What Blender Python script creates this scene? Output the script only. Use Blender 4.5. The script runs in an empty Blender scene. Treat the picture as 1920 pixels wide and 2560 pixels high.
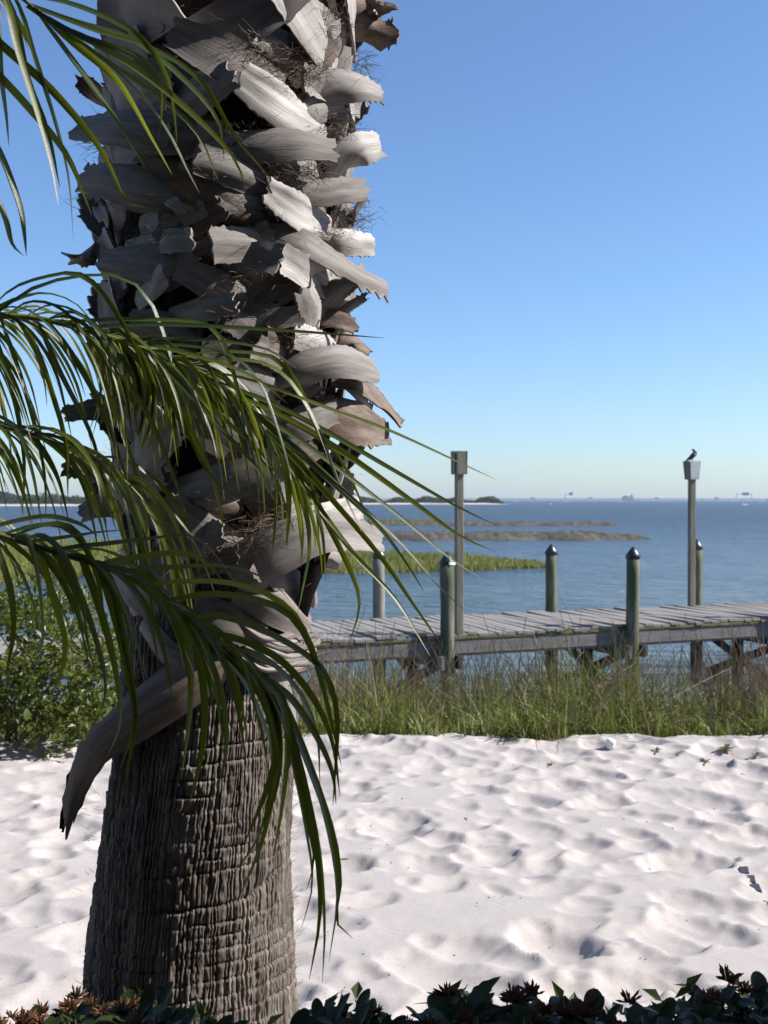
import bpy, math, random
import numpy as np
from mathutils import Vector, Matrix

random.seed(7)
rng = np.random.default_rng(11)
SC = bpy.context.scene
COL = SC.collection
R = math.radians

# ------------------------------------------------------------------ camera
FPX, CX, CY, CAMZ = 2800.0, 960.0, 1280.0, 1.75
PITCH = math.atan(31 / FPX)
cam_d = bpy.data.cameras.new('camera')
cam = bpy.data.objects.new('camera', cam_d)
COL.objects.link(cam)
cam_d.sensor_fit = 'VERTICAL'
cam_d.sensor_height = 36.0
cam_d.lens = FPX / 2560 * 36.0
cam_d.clip_start = 0.05
cam_d.clip_end = 20000
cam.location = (0, 0, CAMZ)
cam.rotation_euler = (math.pi / 2 - PITCH, 0, 0)
cam_d.dof.use_dof = True
cam_d.dof.focus_distance = 2.95
cam_d.dof.aperture_fstop = 8.0
SC.camera = cam

# ------------------------------------------------------------------ sky, sun, exposure
SUN_AZ, SUN_EL = R(89), R(39)          # azimuth from +Y towards +X
w = bpy.data.worlds.new('World')
SC.world = w
w.use_nodes = True
nt = w.node_tree
bg = nt.nodes['Background']
sky = nt.nodes.new('ShaderNodeTexSky')
sky.sky_type = 'NISHITA'
sky.sun_disc = False
sky.sun_elevation = SUN_EL
sky.sun_rotation = SUN_AZ
sky.altitude = 0
sky.air_density = 0.92
sky.dust_density = 0.55
sky.ozone_density = 7.0
nt.links.new(sky.outputs[0], bg.inputs[0])
bg.inputs[1].default_value = 0.107
sd = bpy.data.lights.new('sun', 'SUN')
sd.energy = 5.0
sd.angle = R(0.53)
sd.color = (1.0, 0.955, 0.90)
so = bpy.data.objects.new('sun', sd)
COL.objects.link(so)
sdir = Vector((math.cos(SUN_EL) * math.sin(SUN_AZ), math.cos(SUN_EL) * math.cos(SUN_AZ), math.sin(SUN_EL)))
so.rotation_euler = sdir.to_track_quat('Z', 'Y').to_euler()
so.location = (30, 0, 30)
SC.view_settings.view_transform = 'Standard'
SC.view_settings.look = 'None'
SC.view_settings.gamma = 1.0
SC.view_settings.exposure = 0.78

# ------------------------------------------------------------------ helpers
_F = Vector((0, math.cos(PITCH), -math.sin(PITCH)))
_U = Vector((0, math.sin(PITCH), math.cos(PITCH)))
def ray(px, py):
    return Vector(((px - CX) / FPX, 0, 0)) + _F + _U * ((CY - py) / FPX)
def P(px, py, Y):
    d = ray(px, py)
    return Vector((0, 0, CAMZ)) + d * (Y / d.y)

def link(o, parent=None):
    COL.objects.link(o)
    if parent is not None:
        o.parent = parent
    return o
def tag(o, label=None, cat=None, group=None, kind=None):
    if label: o['label'] = label
    if cat: o['category'] = cat
    if group: o['group'] = group
    if kind: o['kind'] = kind
    return o
def empty(name, loc=(0, 0, 0)):
    o = bpy.data.objects.new(name, None)
    o.empty_display_size = 0.1
    link(o)
    o.location = loc
    return o
def mesh(name, verts, faces, m=None, smooth=False, uvs=None):
    me = bpy.data.meshes.new(name)
    me.from_pydata([tuple(v) for v in verts], [], [tuple(f) for f in faces])
    if m: me.materials.append(m)
    if smooth:
        me.polygons.foreach_set('use_smooth', [True] * len(me.polygons))
    if uvs is not None:
        ul = me.uv_layers.new(name='UVMap')
        li = np.empty(len(me.loops), dtype=np.int32)
        me.loops.foreach_get('vertex_index', li)
        ul.data.foreach_set('uv', np.asarray(uvs, dtype=np.float32)[li].ravel())
    me.update()
    return me
def np_mesh(name, V, F, m=None, smooth=False):
    """fast mesh from numpy arrays (all faces the same size)"""
    me = bpy.data.meshes.new(name)
    V = np.ascontiguousarray(V, dtype=np.float32); F = np.ascontiguousarray(F, dtype=np.int32)
    n, k = F.shape
    me.vertices.add(len(V)); me.vertices.foreach_set('co', V.ravel())
    me.loops.add(n * k); me.loops.foreach_set('vertex_index', F.ravel())
    me.polygons.add(n)
    me.polygons.foreach_set('loop_start', np.arange(0, n * k, k, dtype=np.int32))
    if smooth: me.polygons.foreach_set('use_smooth', np.ones(n, dtype=bool))
    if m: me.materials.append(m)
    me.update(calc_edges=True)
    return me
def add(name, me, parent=None, loc=None):
    o = bpy.data.objects.new(name, me)
    link(o, parent)
    if loc is not None: o.location = loc
    return o

class MB:
    def __init__(s): s.v, s.f = [], []
    def box(s, c, size, rot=None, bev=0.0):
        c = Vector(c); hx, hy, hz = size[0] / 2, size[1] / 2, size[2] / 2
        b = len(s.v)
        if bev <= 0:
            pts = [(x, y, z) for x in (-hx, hx) for y in (-hy, hy) for z in (-hz, hz)]
            fs = [(0, 1, 3, 2), (4, 6, 7, 5), (0, 4, 5, 1), (2, 3, 7, 6), (0, 2, 6, 4), (1, 5, 7, 3)]
        else:   # chamfered along the top and bottom long edges
            e = bev
            sec = [(-hy, -hz + e), (-hy, hz - e), (-hy + e, hz), (hy - e, hz), (hy, hz - e), (hy, -hz + e), (hy - e, -hz), (-hy + e, -hz)]
            pts = [(-hx, y, z) for y, z in sec] + [(hx, y, z) for y, z in sec]
            fs = [(i, i + 8, (i + 1) % 8 + 8, (i + 1) % 8) for i in range(8)] + [tuple(range(8)), tuple(range(15, 7, -1))]
        for p in pts:
            q = Vector(p)
            if rot is not None: q = rot @ q
            s.v.append(c + q)
        s.f += [tuple(b + i for i in f) for f in fs]
    def tube(s, pts, rads, n=8, cap=True):
        b = len(s.v); m = len(pts)
        pts = [Vector(p) for p in pts]
        prev = None
        for i, p in enumerate(pts):
            t = (pts[min(i + 1, m - 1)] - pts[max(i - 1, 0)]).normalized()
            if prev is None:
                a = t.orthogonal().normalized()
            else:
                a = (prev - t * prev.dot(t)).normalized()
            prev = a; c = t.cross(a)
            for k in range(n):
                an = 2 * math.pi * k / n
                s.v.append(p + (a * math.cos(an) + c * math.sin(an)) * rads[i])
        for i in range(m - 1):
            for k in range(n):
                s.f.append((b + i * n + k, b + i * n + (k + 1) % n, b + (i + 1) * n + (k + 1) % n, b + (i + 1) * n + k))
        if cap:
            s.f.append(tuple(b + k for k in range(n))[::-1])
            s.f.append(tuple(b + (m - 1) * n + k for k in range(n)))
    def build(s, name, m, parent=None, smooth=False, loc=None):
        return add(name, mesh(name, s.v, s.f, m, smooth), parent, loc)

def vnoise(x, y, seed=0):
    """smooth value noise, -1..1"""
    x = np.asarray(x, dtype=np.float64); y = np.asarray(y, dtype=np.float64)
    xi = np.floor(x).astype(np.int64); yi = np.floor(y).astype(np.int64)
    fx = x - xi; fy = y - yi
    fx = fx * fx * (3 - 2 * fx); fy = fy * fy * (3 - 2 * fy)
    def h(i, j):
        n = (i * 374761393 + j * 668265263 + seed * 974634777) & 0xFFFFFFFF
        n = ((n ^ (n >> 13)) * 1274126177) & 0xFFFFFFFF
        n = n ^ (n >> 16)
        return (n & 0xFFFF) / 32767.5 - 1
    return (h(xi, yi) * (1 - fx) + h(xi + 1, yi) * fx) * (1 - fy) + (h(xi, yi + 1) * (1 - fx) + h(xi + 1, yi + 1) * fx) * fy
def fbm(x, y, seed=0, oct=4):
    a, s, t = 1.0, 0.0, 0.0
    for o in range(oct):
        s = s + a * vnoise(x * 2 ** o, y * 2 ** o, seed + o); t += a; a *= 0.5
    return s / t
def smooth(a, b, x):
    t = np.clip((x - a) / (b - a), 0, 1)
    return t * t * (3 - 2 * t)
def spline(pts, n):
    """Catmull-Rom through pts, n samples"""
    pts = [Vector(p) for p in pts]
    if len(pts) == 2:
        return [pts[0].lerp(pts[1], i / (n - 1)) for i in range(n)]
    L = [0]
    for a, b in zip(pts, pts[1:]): L.append(L[-1] + max((b - a).length, 1e-6))
    out = []
    ext = [pts[0] * 2 - pts[1]] + pts + [pts[-1] * 2 - pts[-2]]
    for i in range(n):
        d = L[-1] * i / (n - 1)
        k = 0
        while k < len(pts) - 2 and d > L[k + 1]: k += 1
        t = (d - L[k]) / (L[k + 1] - L[k])
        p0, p1, p2, p3 = ext[k], ext[k + 1], ext[k + 2], ext[k + 3]
        out.append(0.5 * ((2 * p1) + (p2 - p0) * t + (2 * p0 - 5 * p1 + 4 * p2 - p3) * t * t + (3 * p1 - p0 - 3 * p2 + p3) * t ** 3))
    return out
def interp(t, xs):
    n = len(xs) - 1
    k = min(int(t * n), n - 1)
    f = t * n - k
    return xs[k] * (1 - f) + xs[k + 1] * f

# ------------------------------------------------------------------ materials
def mat(name, cols, scale=5.0, rough=0.8, bump=0.0, bscale=40.0, coord='Object', stretch=(1, 1, 1), detail=5.0,
        random_mix=0.0, rand_cols=None, trans=0.0, trans_col=None, spec=0.4, bdist=0.01, noise_rough=0.6, bstretch=None):
    m = bpy.data.materials.new(name)
    m.use_nodes = True
    t = m.node_tree; N = t.nodes; L = t.links
    b = N['Principled BSDF']
    b.inputs['Roughness'].default_value = rough
    b.inputs['Specular IOR Level'].default_value = spec
    tc = N.new('ShaderNodeTexCoord')
    mp = N.new('ShaderNodeMapping'); mp.inputs['Scale'].default_value = stretch
    L.new(tc.outputs[coord], mp.inputs[0])
    no = N.new('ShaderNodeTexNoise'); no.inputs['Scale'].default_value = scale; no.inputs['Detail'].default_value = detail
    no.inputs['Roughness'].default_value = noise_rough
    L.new(mp.outputs[0], no.inputs['Vector'])
    rp = N.new('ShaderNodeValToRGB')
    el = rp.color_ramp.elements
    n = len(cols)
    el[0].position = 0.3; el[0].color = (*cols[0], 1)
    el[1].position = 0.7; el[1].color = (*cols[-1], 1)
    for i in range(1, n - 1):
        e = el.new(0.3 + 0.4 * i / (n - 1)); e.color = (*cols[i], 1)
    L.new(no.outputs['Fac'], rp.inputs[0])
    out = rp.outputs[0]
    if random_mix > 0:
        oi = N.new('ShaderNodeObjectInfo')
        r2 = N.new('ShaderNodeValToRGB')
        rc = rand_cols
        r2.color_ramp.elements[0].color = (*rc[0], 1); r2.color_ramp.elements[1].color = (*rc[-1], 1)
        for i in range(1, len(rc) - 1):
            e = r2.color_ramp.elements.new(i / (len(rc) - 1)); e.color = (*rc[i], 1)
        L.new(oi.outputs['Random'], r2.inputs[0])
        mx = N.new('ShaderNodeMix'); mx.data_type = 'RGBA'; mx.inputs[0].default_value = random_mix
        L.new(out, mx.inputs[6]); L.new(r2.outputs[0], mx.inputs[7])
        out = mx.outputs[2]
    L.new(out, b.inputs['Base Color'])
    m['_col'] = 0
    if bump > 0:
        n2 = N.new('ShaderNodeTexNoise'); n2.inputs['Scale'].default_value = bscale; n2.inputs['Detail'].default_value = 6
        if bstretch is not None:
            mp2 = N.new('ShaderNodeMapping'); mp2.inputs['Scale'].default_value = bstretch
            L.new(tc.outputs[coord], mp2.inputs[0]); L.new(mp2.outputs[0], n2.inputs['Vector'])
        else:
            L.new(mp.outputs[0], n2.inputs['Vector'])
        bp = N.new('ShaderNodeBump'); bp.inputs['Strength'].default_value = bump; bp.inputs['Distance'].default_value = bdist
        L.new(n2.outputs['Fac'], bp.inputs['Height']); L.new(bp.outputs[0], b.inputs['Normal'])
    if trans > 0:
        tr = N.new('ShaderNodeBsdfTranslucent')
        ms = N.new('ShaderNodeMixShader'); ms.inputs[0].default_value = trans
        if trans_col: tr.inputs[0].default_value = (*trans_col, 1)
        else: L.new(out, tr.inputs[0])
        L.new(b.outputs[0], ms.inputs[1]); L.new(tr.outputs[0], ms.inputs[2])
        L.new(ms.outputs[0], N['Material Output'].inputs[0])
    return m

M = {}
M['sand'] = mat('sand', [(.360, .325, .305), (.405, .368, .347), (.445, .406, .384)], 70.0, 0.95, 0.5, 260, spec=0.15, bdist=0.004, detail=9, noise_rough=.72)
M['mud'] = mat('mud', [(.025, .023, .016), (.06, .054, .038), (.11, .097, .07)], 1.6, 0.9, 0.6, 6, bdist=0.1)
M['boot'] = mat('boot', [(.085, .068, .057), (.215, .190, .174), (.35, .325, .305)], 2.3, 0.62, 0.22, 3.0, coord='UV', stretch=(2.2, .55, 1), bstretch=(14, .5, 1), spec=0.35, bdist=0.006,
                random_mix=0.42, rand_cols=[(.30, .278, .26), (.14, .112, .094), (.25, .225, .208), (.11, .08, .062), (.34, .315, .30), (.19, .168, .152)])
M['boot_pale_sunlit'] = mat('boot_pale_sunlit', [(.20, .178, .160), (.365, .335, .312), (.46, .430, .405)], 2.1, 0.55, 0.22, 3.0, coord='UV', stretch=(2.2, .55, 1), bstretch=(14, .5, 1), spec=0.4, bdist=0.006)  # paler copy of boot for sunlit leaf bases, sunlight put into the colour
M['boot_brown'] = mat('boot_brown', [(.095, .066, .05), (.17, .125, .098), (.25, .20, .165)], 1.6, 0.72, 0.25, 9, coord='UV', stretch=(3.2, .9, 1), spec=0.3, bdist=0.006)
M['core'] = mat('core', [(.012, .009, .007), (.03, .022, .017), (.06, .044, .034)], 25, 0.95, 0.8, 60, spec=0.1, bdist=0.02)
M['hollow_shade'] = mat('black_shade_sheet', [(.006, .005, .0045), (.014, .011, .009)], 10, 0.95, spec=0.05)  # near-black colour standing in for shade inside and under leaf bases
M['fibre'] = mat('fibre', [(.08, .052, .036), (.19, .135, .098)], 8, 0.8)
M['bark'] = mat('bark', [(.06, .048, .040), (.14, .117, .100), (.235, .205, .18)], 22, 0.9, 0.7, 30, stretch=(1, 1, .35), spec=0.15, bdist=0.006)
M['leaf'] = mat('palm_leaf', [(.018, .034, .006), (.038, .060, .010)], 3, 0.34, 0.25, 30, coord='UV', stretch=(14, .5, 1), spec=0.42, bdist=0.001,
                random_mix=0.5, rand_cols=[(.022, .042, .008), (.060, .080, .010), (.014, .030, .012), (.05, .076, .014)], trans=0.26, trans_col=(.19, .23, .012))
M['leaf_yellow'] = mat('palm_leaf_yellow', [(.055, .078, .010), (.10, .105, .014)], 3, 0.38, 0.2, 30, coord='UV', stretch=(14, .5, 1), spec=0.5, bdist=0.001,
                       trans=0.38, trans_col=(.26, .30, .02))
def leaf_detail(m):
    # pale midrib and withered brown tip
    t = m.node_tree; N = t.nodes; L = t.links
    b = N['Principled BSDF']; src = b.inputs['Base Color'].links[0].from_socket
    tc = N.new('ShaderNodeTexCoord'); sp = N.new('ShaderNodeSeparateXYZ'); L.new(tc.outputs['UV'], sp.inputs[0])
    r1 = N.new('ShaderNodeValToRGB'); e = r1.color_ramp.elements
    e[0].position = .40; e[0].color = (0, 0, 0, 1); e[1].position = .5; e[1].color = (.55, .55, .55, 1); k = e.new(.6); k.color = (0, 0, 0, 1)
    L.new(sp.outputs['X'], r1.inputs[0])
    m1 = N.new('ShaderNodeMix'); m1.data_type = 'RGBA'; L.new(r1.outputs[0], m1.inputs[0]); L.new(src, m1.inputs[6]); m1.inputs[7].default_value = (.11, .13, .035, 1)
    r2 = N.new('ShaderNodeMapRange'); r2.inputs[1].default_value = 3.45; r2.inputs[2].default_value = 3.8; L.new(sp.outputs['Y'], r2.inputs[0])
    m2 = N.new('ShaderNodeMix'); m2.data_type = 'RGBA'; L.new(r2.outputs[0], m2.inputs[0]); L.new(m1.outputs[2], m2.inputs[6]); m2.inputs[7].default_value = (.13, .075, .03, 1)
    L.new(m2.outputs[2], b.inputs['Base Color'])
leaf_detail(M['leaf']); leaf_detail(M['leaf_yellow'])
M['rachis'] = mat('rachis', [(.07, .10, .02), (.16, .17, .05)], 6, 0.45, spec=0.4)
M['tipbrown'] = mat('tip_brown', [(.10, .055, .025), (.2, .12, .05)], 6, 0.8)
M['hedge'] = mat('hedge_leaf', [(.012, .020, .007), (.026, .037, .010)], 6, 0.45, 0.2, 30, spec=0.22, bdist=0.002,
                 random_mix=0.5, rand_cols=[(.010, .017, .007), (.030, .042, .010), (.019, .028, .012)], trans=0.10, trans_col=(.09, .13, .01))
M['flower'] = mat('dry_flower', [(.10, .042, .022), (.24, .125, .07)], 30, 0.9, trans=0.2)
M['twig'] = mat('twig', [(.07, .05, .035), (.16, .12, .085)], 20, 0.9)
M['bush'] = mat('bush_leaf', [(.055, .080, .014), (.10, .125, .022)], 4, 0.42, spec=0.5, random_mix=0.5,
                rand_cols=[(.05, .075, .016), (.12, .135, .022), (.07, .10, .016), (.15, .15, .03)], trans=0.3, trans_col=(.20, .24, .02))
M['grass'] = mat('grass', [(.065, .095, .02), (.145, .175, .042), (.29, .28, .10)], 14, 0.55, spec=0.3, detail=8, trans=0.3, trans_col=(.16, .19, .03))
M['reed'] = mat('dry_reed', [(.23, .155, .11), (.46, .34, .25)], 9, 0.85)
M['marsh'] = mat('marsh_grass', [(.13, .15, .035), (.21, .22, .055), (.28, .26, .09)], 1.3, 0.7, spec=0.2, detail=8, trans=0.25, trans_col=(.2, .22, .05))
M['wood'] = mat('weathered_wood', [(.13, .12, .11), (.215, .20, .183), (.29, .27, .25)], 4, 0.85, 0.5, 10, stretch=(1, 9, 9), spec=0.2, bdist=0.01,
                random_mix=0.3, rand_cols=[(.15, .138, .125), (.31, .29, .27), (.20, .185, .17), (.26, .245, .225)])
M['beam'] = mat('grey_beam', [(.12, .113, .107), (.19, .18, .17)], 3, 0.85, 0.4, 10, stretch=(1, 6, 6), spec=0.2)
M['moss'] = mat('mossy_edge', [(.05, .055, .015), (.13, .115, .04), (.17, .15, .08)], 5, 0.95, 0.5, 30)
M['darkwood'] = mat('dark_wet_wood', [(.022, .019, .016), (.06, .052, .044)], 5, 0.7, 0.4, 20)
M['pile'] = mat('pile', [(.045, .062, .032), (.105, .115, .07), (.19, .18, .14)], 3, 0.85, 0.6, 14, stretch=(5, 5, .6), spec=0.2)
M['pile_grey'] = mat('pile_grey', [(.12, .125, .10), (.19, .185, .155), (.26, .25, .22)], 3, 0.85, 0.6, 14, stretch=(5, 5, .6), spec=0.2)
M['cap'] = mat('pile_cap', [(.012, .020, .022), (.03, .042, .042)], 5, 0.3, spec=0.5)
M['sticker'] = mat('sticker', [(.72, .73, .75), (.8, .8, .8)], 5, 0.5)
M['post'] = mat('lamp_post_wood', [(.12, .115, .085), (.20, .187, .145), (.26, .24, .195)], 3, 0.85, 0.5, 14, stretch=(5, 5, .5), spec=0.2)
M['white_panel'] = mat('white_panel', [(.42, .42, .41), (.66, .66, .64)], 6, 0.6)
M['bird'] = mat('bird_feather', [(.006, .010, .010), (.012, .022, .020)], 20, 0.35, spec=0.5)
M['beak'] = mat('beak', [(.02, .02, .018), (.03, .03, .028)], 20, 0.4)
M['far_tree'] = mat('far_foliage', [(.028, .042, .018), (.055, .072, .028)], 0.08, 0.9)
M['far_sand'] = mat('far_sand', [(.42, .38, .33), (.55, .5, .45)], 0.05, 0.95)
M['concrete'] = mat('concrete', [(.36, .36, .35), (.46, .46, .45)], 0.02, 0.9)
M['steel'] = mat('dark_steel', [(.05, .055, .06), (.09, .095, .10)], 0.5, 0.6)
M['foam'] = mat('foam', [(.7, .72, .74), (.8, .8, .8)], 1, 0.9)
M['blue_grey'] = mat('flat_piece', [(.035, .042, .06), (.07, .08, .105)], 20, 0.7)
M['paper'] = mat('paper', [(.7, .7, .72), (.8, .8, .8)], 20, 0.8)

# water
def water_mat():
    m = bpy.data.materials.new('water'); m.use_nodes = True
    t = m.node_tree; N = t.nodes; L = t.links
    b = N['Principled BSDF']
    b.inputs['Base Color'].default_value = (.052, .088, .128, 1)
    b.inputs['Roughness'].default_value = 0.12
    b.inputs['IOR'].default_value = 1.33
    g = N.new('ShaderNodeNewGeometry')
    def layer(sc, st, det):
        mp = N.new('ShaderNodeMapping'); mp.inputs['Scale'].default_value = st; mp.inputs['Rotation'].default_value = (0, 0, R(12))
        L.new(g.outputs['Position'], mp.inputs[0])
        no = N.new('ShaderNodeTexNoise'); no.inputs['Scale'].default_value = sc; no.inputs['Detail'].default_value = det
        no.inputs['Roughness'].default_value = 0.62
        L.new(mp.outputs[0], no.inputs['Vector'])
        return no.outputs['Fac']
    sx = N.new('ShaderNodeSeparateXYZ'); L.new(g.outputs['Position'], sx.inputs[0])
    mr = N.new('ShaderNodeMapRange'); mr.inputs[1].default_value = 15; mr.inputs[2].default_value = 160; mr.inputs[3].default_value = .14; mr.inputs[4].default_value = .5
    L.new(sx.outputs['Y'], mr.inputs[0]); L.new(mr.outputs[0], b.inputs['Roughness'])
    a = layer(0.8, (.8, 1.9, 1), 6)
    c = layer(0.12, (.6, 1.3, 1), 5)
    b1 = N.new('ShaderNodeBump'); b1.inputs['Strength'].default_value = 1.0; b1.inputs['Distance'].default_value = 0.75
    b2 = N.new('ShaderNodeBump'); b2.inputs['Strength'].default_value = 1.0; b2.inputs['Distance'].default_value = 1.8
    L.new(a, b1.inputs['Height']); L.new(c, b2.inputs['Height'])
    L.new(b2.outputs[0], b1.inputs['Normal']); L.new(b1.outputs[0], b.inputs['Normal'])
    return m
M['water'] = water_mat()

# ------------------------------------------------------------------ ground: sand, bank, sea bed in one sheet
WATER_Z = -1.15
def crest(x):
    return 8.0 + 0.30 * vnoise(x * 0.55, x * 0 + 3.3, 5) + 0.08 * vnoise(x * 1.9, x * 0, 6)
def ground_base(x, y):
    c = crest(x)
    z = 0.05 * vnoise(x * 0.35, y * 0.35, 2) * smooth(2, 5, y)
    lip = 0.03 * np.exp(-((y - c + 0.1) / 0.35) ** 2) * (0.6 + 0.6 * vnoise(x * 0.9, x * 0, 9))
    d = np.clip(y - c, 0, None)
    z = z + lip - 0.30 * np.clip(d, 0, 6.5) * smooth(0, 0.5, d)
    return z
xs = np.concatenate([-np.geomspace(60, 4.2, 26)[:-1], np.arange(-4.2, 4.4, 0.0165), np.geomspace(4.4, 60, 26)])
ys = np.concatenate([np.arange(-8, 3.4, 0.4), np.arange(3.4, 9.0, 0.0165), np.geomspace(9.0, 40, 40)])
GX, GY = np.meshgrid(xs, ys)
H = np.zeros_like(GX)
# footprints and scuffs: shallow hollows that break off at a crisp edge
NF = 1500
fx = rng.uniform(-4.4, 4.6, NF); fy = rng.uniform(3.2, 9.0, NF)
for k in range(NF):
    a = rng.uniform(-.9, .9); big = rng.random()
    ln = rng.uniform(0.055, 0.17) * (1.55 if big > .87 else 1.0); wd = ln * rng.uniform(0.55, 0.95)
    dp = wd * rng.uniform(0.18, 0.40)
    r = ln * 1.7
    i0, i1 = np.searchsorted(xs, fx[k] - r), np.searchsorted(xs, fx[k] + r)
    j0, j1 = np.searchsorted(ys, fy[k] - r), np.searchsorted(ys, fy[k] + r)
    if i1 <= i0 or j1 <= j0: continue
    X = GX[j0:j1, i0:i1] - fx[k]; Y = GY[j0:j1, i0:i1] - fy[k]
    wob = 1 + 0.20 * vnoise(X * 11 + k, Y * 11, k) + .10 * vnoise(X * 30 + k, Y * 30, k + 1)
    u = (X * math.cos(a) + Y * math.sin(a)) / ln; v = (-X * math.sin(a) + Y * math.cos(a)) / wd
    q = np.sqrt(u * u + v * v) * wob
    Hs = H[j0:j1, i0:i1]
    rim = dp * .22 * np.exp(-((q - 1.08) / .22) ** 2) * (.5 + .5 * np.sin(np.arctan2(v, u) + k))
    H[j0:j1, i0:i1] = np.where(q < 1, np.minimum(Hs, -dp * (1 - q ** 2.4) + .25 * Hs), Hs + rim)
K_ = np.array([.14, .72, .14])
for ax_ in (0, 1):
    H = np.apply_along_axis(lambda m__: np.convolve(m__, K_, mode='same'), ax_, H)
H += 0.016 * fbm(GX * 1.7, GY * 2.6, 21, 3) + 0.0016 * fbm(GX * 25, GY * 25, 31, 3)
fade = smooth(9.6, 8.5, GY) * smooth(3.0, 3.6, GY)
Z = ground_base(GX, GY) + H * fade
ny, nx = GX.shape
V = np.stack([GX, GY, Z], -1).reshape(-1, 3)
idx = np.arange(ny * nx).reshape(ny, nx)
F = np.stack([idx[:-1, :-1], idx[:-1, 1:], idx[1:, 1:], idx[1:, :-1]], -1).reshape(-1, 4)
ground = add('sand_ground', np_mesh('sand_ground', V, F, M['sand'], True))
tag(ground, 'white trampled sand beach with soft footprints', kind='structure')
def gz(x, y):
    return float(ground_base(np.array([x]), np.array([y]))[0])
def gz_fine(x, y):
    i = min(max(np.searchsorted(xs, x), 0), nx - 1); j = min(max(np.searchsorted(ys, y), 0), ny - 1)
    return float(Z[j, i])

# ------------------------------------------------------------------ water
water = add('water', mesh('water', [(-6000, 9.5, WATER_Z), (6000, 9.5, WATER_Z), (6000, 9000, WATER_Z), (-6000, 9000, WATER_Z)], [(0, 1, 2, 3)], M['water']))
tag(water, 'rippled blue bay water', kind='structure')

# ------------------------------------------------------------------ marsh flats and mud spits
def flat(name, outline, top, m, label, seed, n=320):
    """low bank: polygon in X,Y from a front and a back edge given as lists of (x, yfront, yback)"""
    xs_ = np.linspace(outline[0][0], outline[-1][0], n)
    f = np.interp(xs_, [o[0] for o in outline], [o[1] for o in outline])
    b = np.interp(xs_, [o[0] for o in outline], [o[2] for o in outline])
    f = f + (b - f) * 0.12 * vnoise(xs_ * 0.35, xs_ * 0, seed); b = b - (b - f) * 0.15 * vnoise(xs_ * 0.3, xs_ * 0 + 5, seed)
    rows = 14
    t = np.linspace(0, 1, rows)[:, None]
    X = np.repeat(xs_[None], rows, 0); Y = f[None] * (1 - t) + b[None] * t
    prof = np.clip(np.sin(math.pi * t) * 1.7, 0, 1)
    ends = smooth(0, 0.12, np.linspace(0, 1, n))[None] * smooth(1, 0.92, np.linspace(0, 1, n))[None]
    Zz = WATER_Z - 0.15 + prof * ends * (0.15 + top * (0.65 + 0.5 * fbm(X * 0.6, Y * 0.6, seed + 3) + 0.28 * fbm(X * 2.4, Y * 1.2, seed + 4)))
    Vv = np.stack([X, Y, Zz], -1).reshape(-1, 3)
    ii = np.arange(rows * n).reshape(rows, n)
    Ff = np.stack([ii[:-1, :-1], ii[:-1, 1:], ii[1:, 1:], ii[1:, :-1]], -1).reshape(-1, 4)
    o = add(name, np_mesh(name, Vv, Ff, m, True)); tag(o, label, kind='structure')
    return xs_, f, b
mx, mf, mb = flat('marsh_flat', [(-26, 33, 66), (-14, 37, 66), (-5, 40.5, 61), (0, 43, 58), (4, 45, 55), (7.6, 47.5, 51)], 0.12, M['mud'], 'low muddy marsh flat', 3)
flat('mud_spit', [(-10, 80, 96), (0, 79, 92), (6, 77, 90), (14, 79, 87), (20.3, 81, 84)], 0.62, M['mud'], 'brown oyster and mud spit', 8)
flat('mud_spit', [(-14, 122, 140), (0, 121, 138), (8, 121, 134), (20, 122, 130), (27.6, 125, 127)], 0.5, M['mud'], 'brown mud spit', 14)

def blades(name, pos, hgt, wid, lean, m, parent=None, seg=2, seed=1, yawbias=None):
    """pos (n,3) arrays of ribbon blades, joined"""
    n = len(pos); r = np.random.default_rng(seed)
    yaw = r.uniform(0, 2 * math.pi, n); tl = r.uniform(0, 1, n) ** 1.3 * lean
    ldir = np.stack([np.cos(yaw), np.sin(yaw)], -1)
    wy = r.uniform(0, math.pi, n); wdir = np.stack([np.cos(wy), np.sin(wy)], -1)
    Vs, Fs = [], []
    for s in range(seg + 1):
        t = s / seg
        c = pos.copy()
        c[:, :2] += ldir * (tl * hgt * t ** 1.8)[:, None]
        c[:, 2] += hgt * t * (1 - 0.35 * np.clip(tl, 0, 1.5) * t)
        ww = wid * (1 - t) ** 0.7 / 2 if s < seg else wid * 0.04
        a = c.copy(); b = c.copy()
        a[:, :2] -= wdir * np.reshape(ww, (-1, 1)); b[:, :2] += wdir * np.reshape(ww, (-1, 1))
        Vs += [a, b]
    Vv = np.stack(Vs, 1).reshape(-1, 3); k = 2 * (seg + 1)
    base = np.arange(n)[:, None] * k
    for s in range(seg):
        Fs.append(np.concatenate([base + 2 * s, base + 2 * s + 1, base + 2 * s + 3, base + 2 * s + 2], 1))
    return add(name, np_mesh(name, Vv, np.concatenate(Fs), m), parent)

n = 22000
px_ = rng.uniform(-25, 7.0, n); tt = rng.uniform(0.03, 0.97, n)
pf = np.interp(px_, mx, mf); pb = np.interp(px_, mx, mb)
py_ = pf * (1 - tt) + pb * tt
taper = smooth(7.4, 3.0, px_)
left = smooth(-4, -12, px_)
hh = (0.10 + 0.17 * taper + 0.5 * left) * rng.uniform(0.6, 1.15, n) * (1 + 0.3 * vnoise(px_ * .5, py_ * .5, 4))
o = blades('marsh_grass', np.stack([px_, py_, np.full(n, WATER_Z)], -1), hh + 0.1, np.full(n, 0.055), 0.6, M['marsh'], seed=3)
tag(o, 'green marsh grass on the flat beyond the pier', 'marsh grass', kind='stuff')
n = 900
px_ = rng.uniform(-2, 6.5, n); py_ = rng.uniform(126, 133, n)
o = blades('marsh_grass', np.stack([px_, py_, np.full(n, WATER_Z + .1)], -1), rng.uniform(.35, .75, n), np.full(n, 0.11), 0.6, M['marsh'], seed=4)
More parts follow.
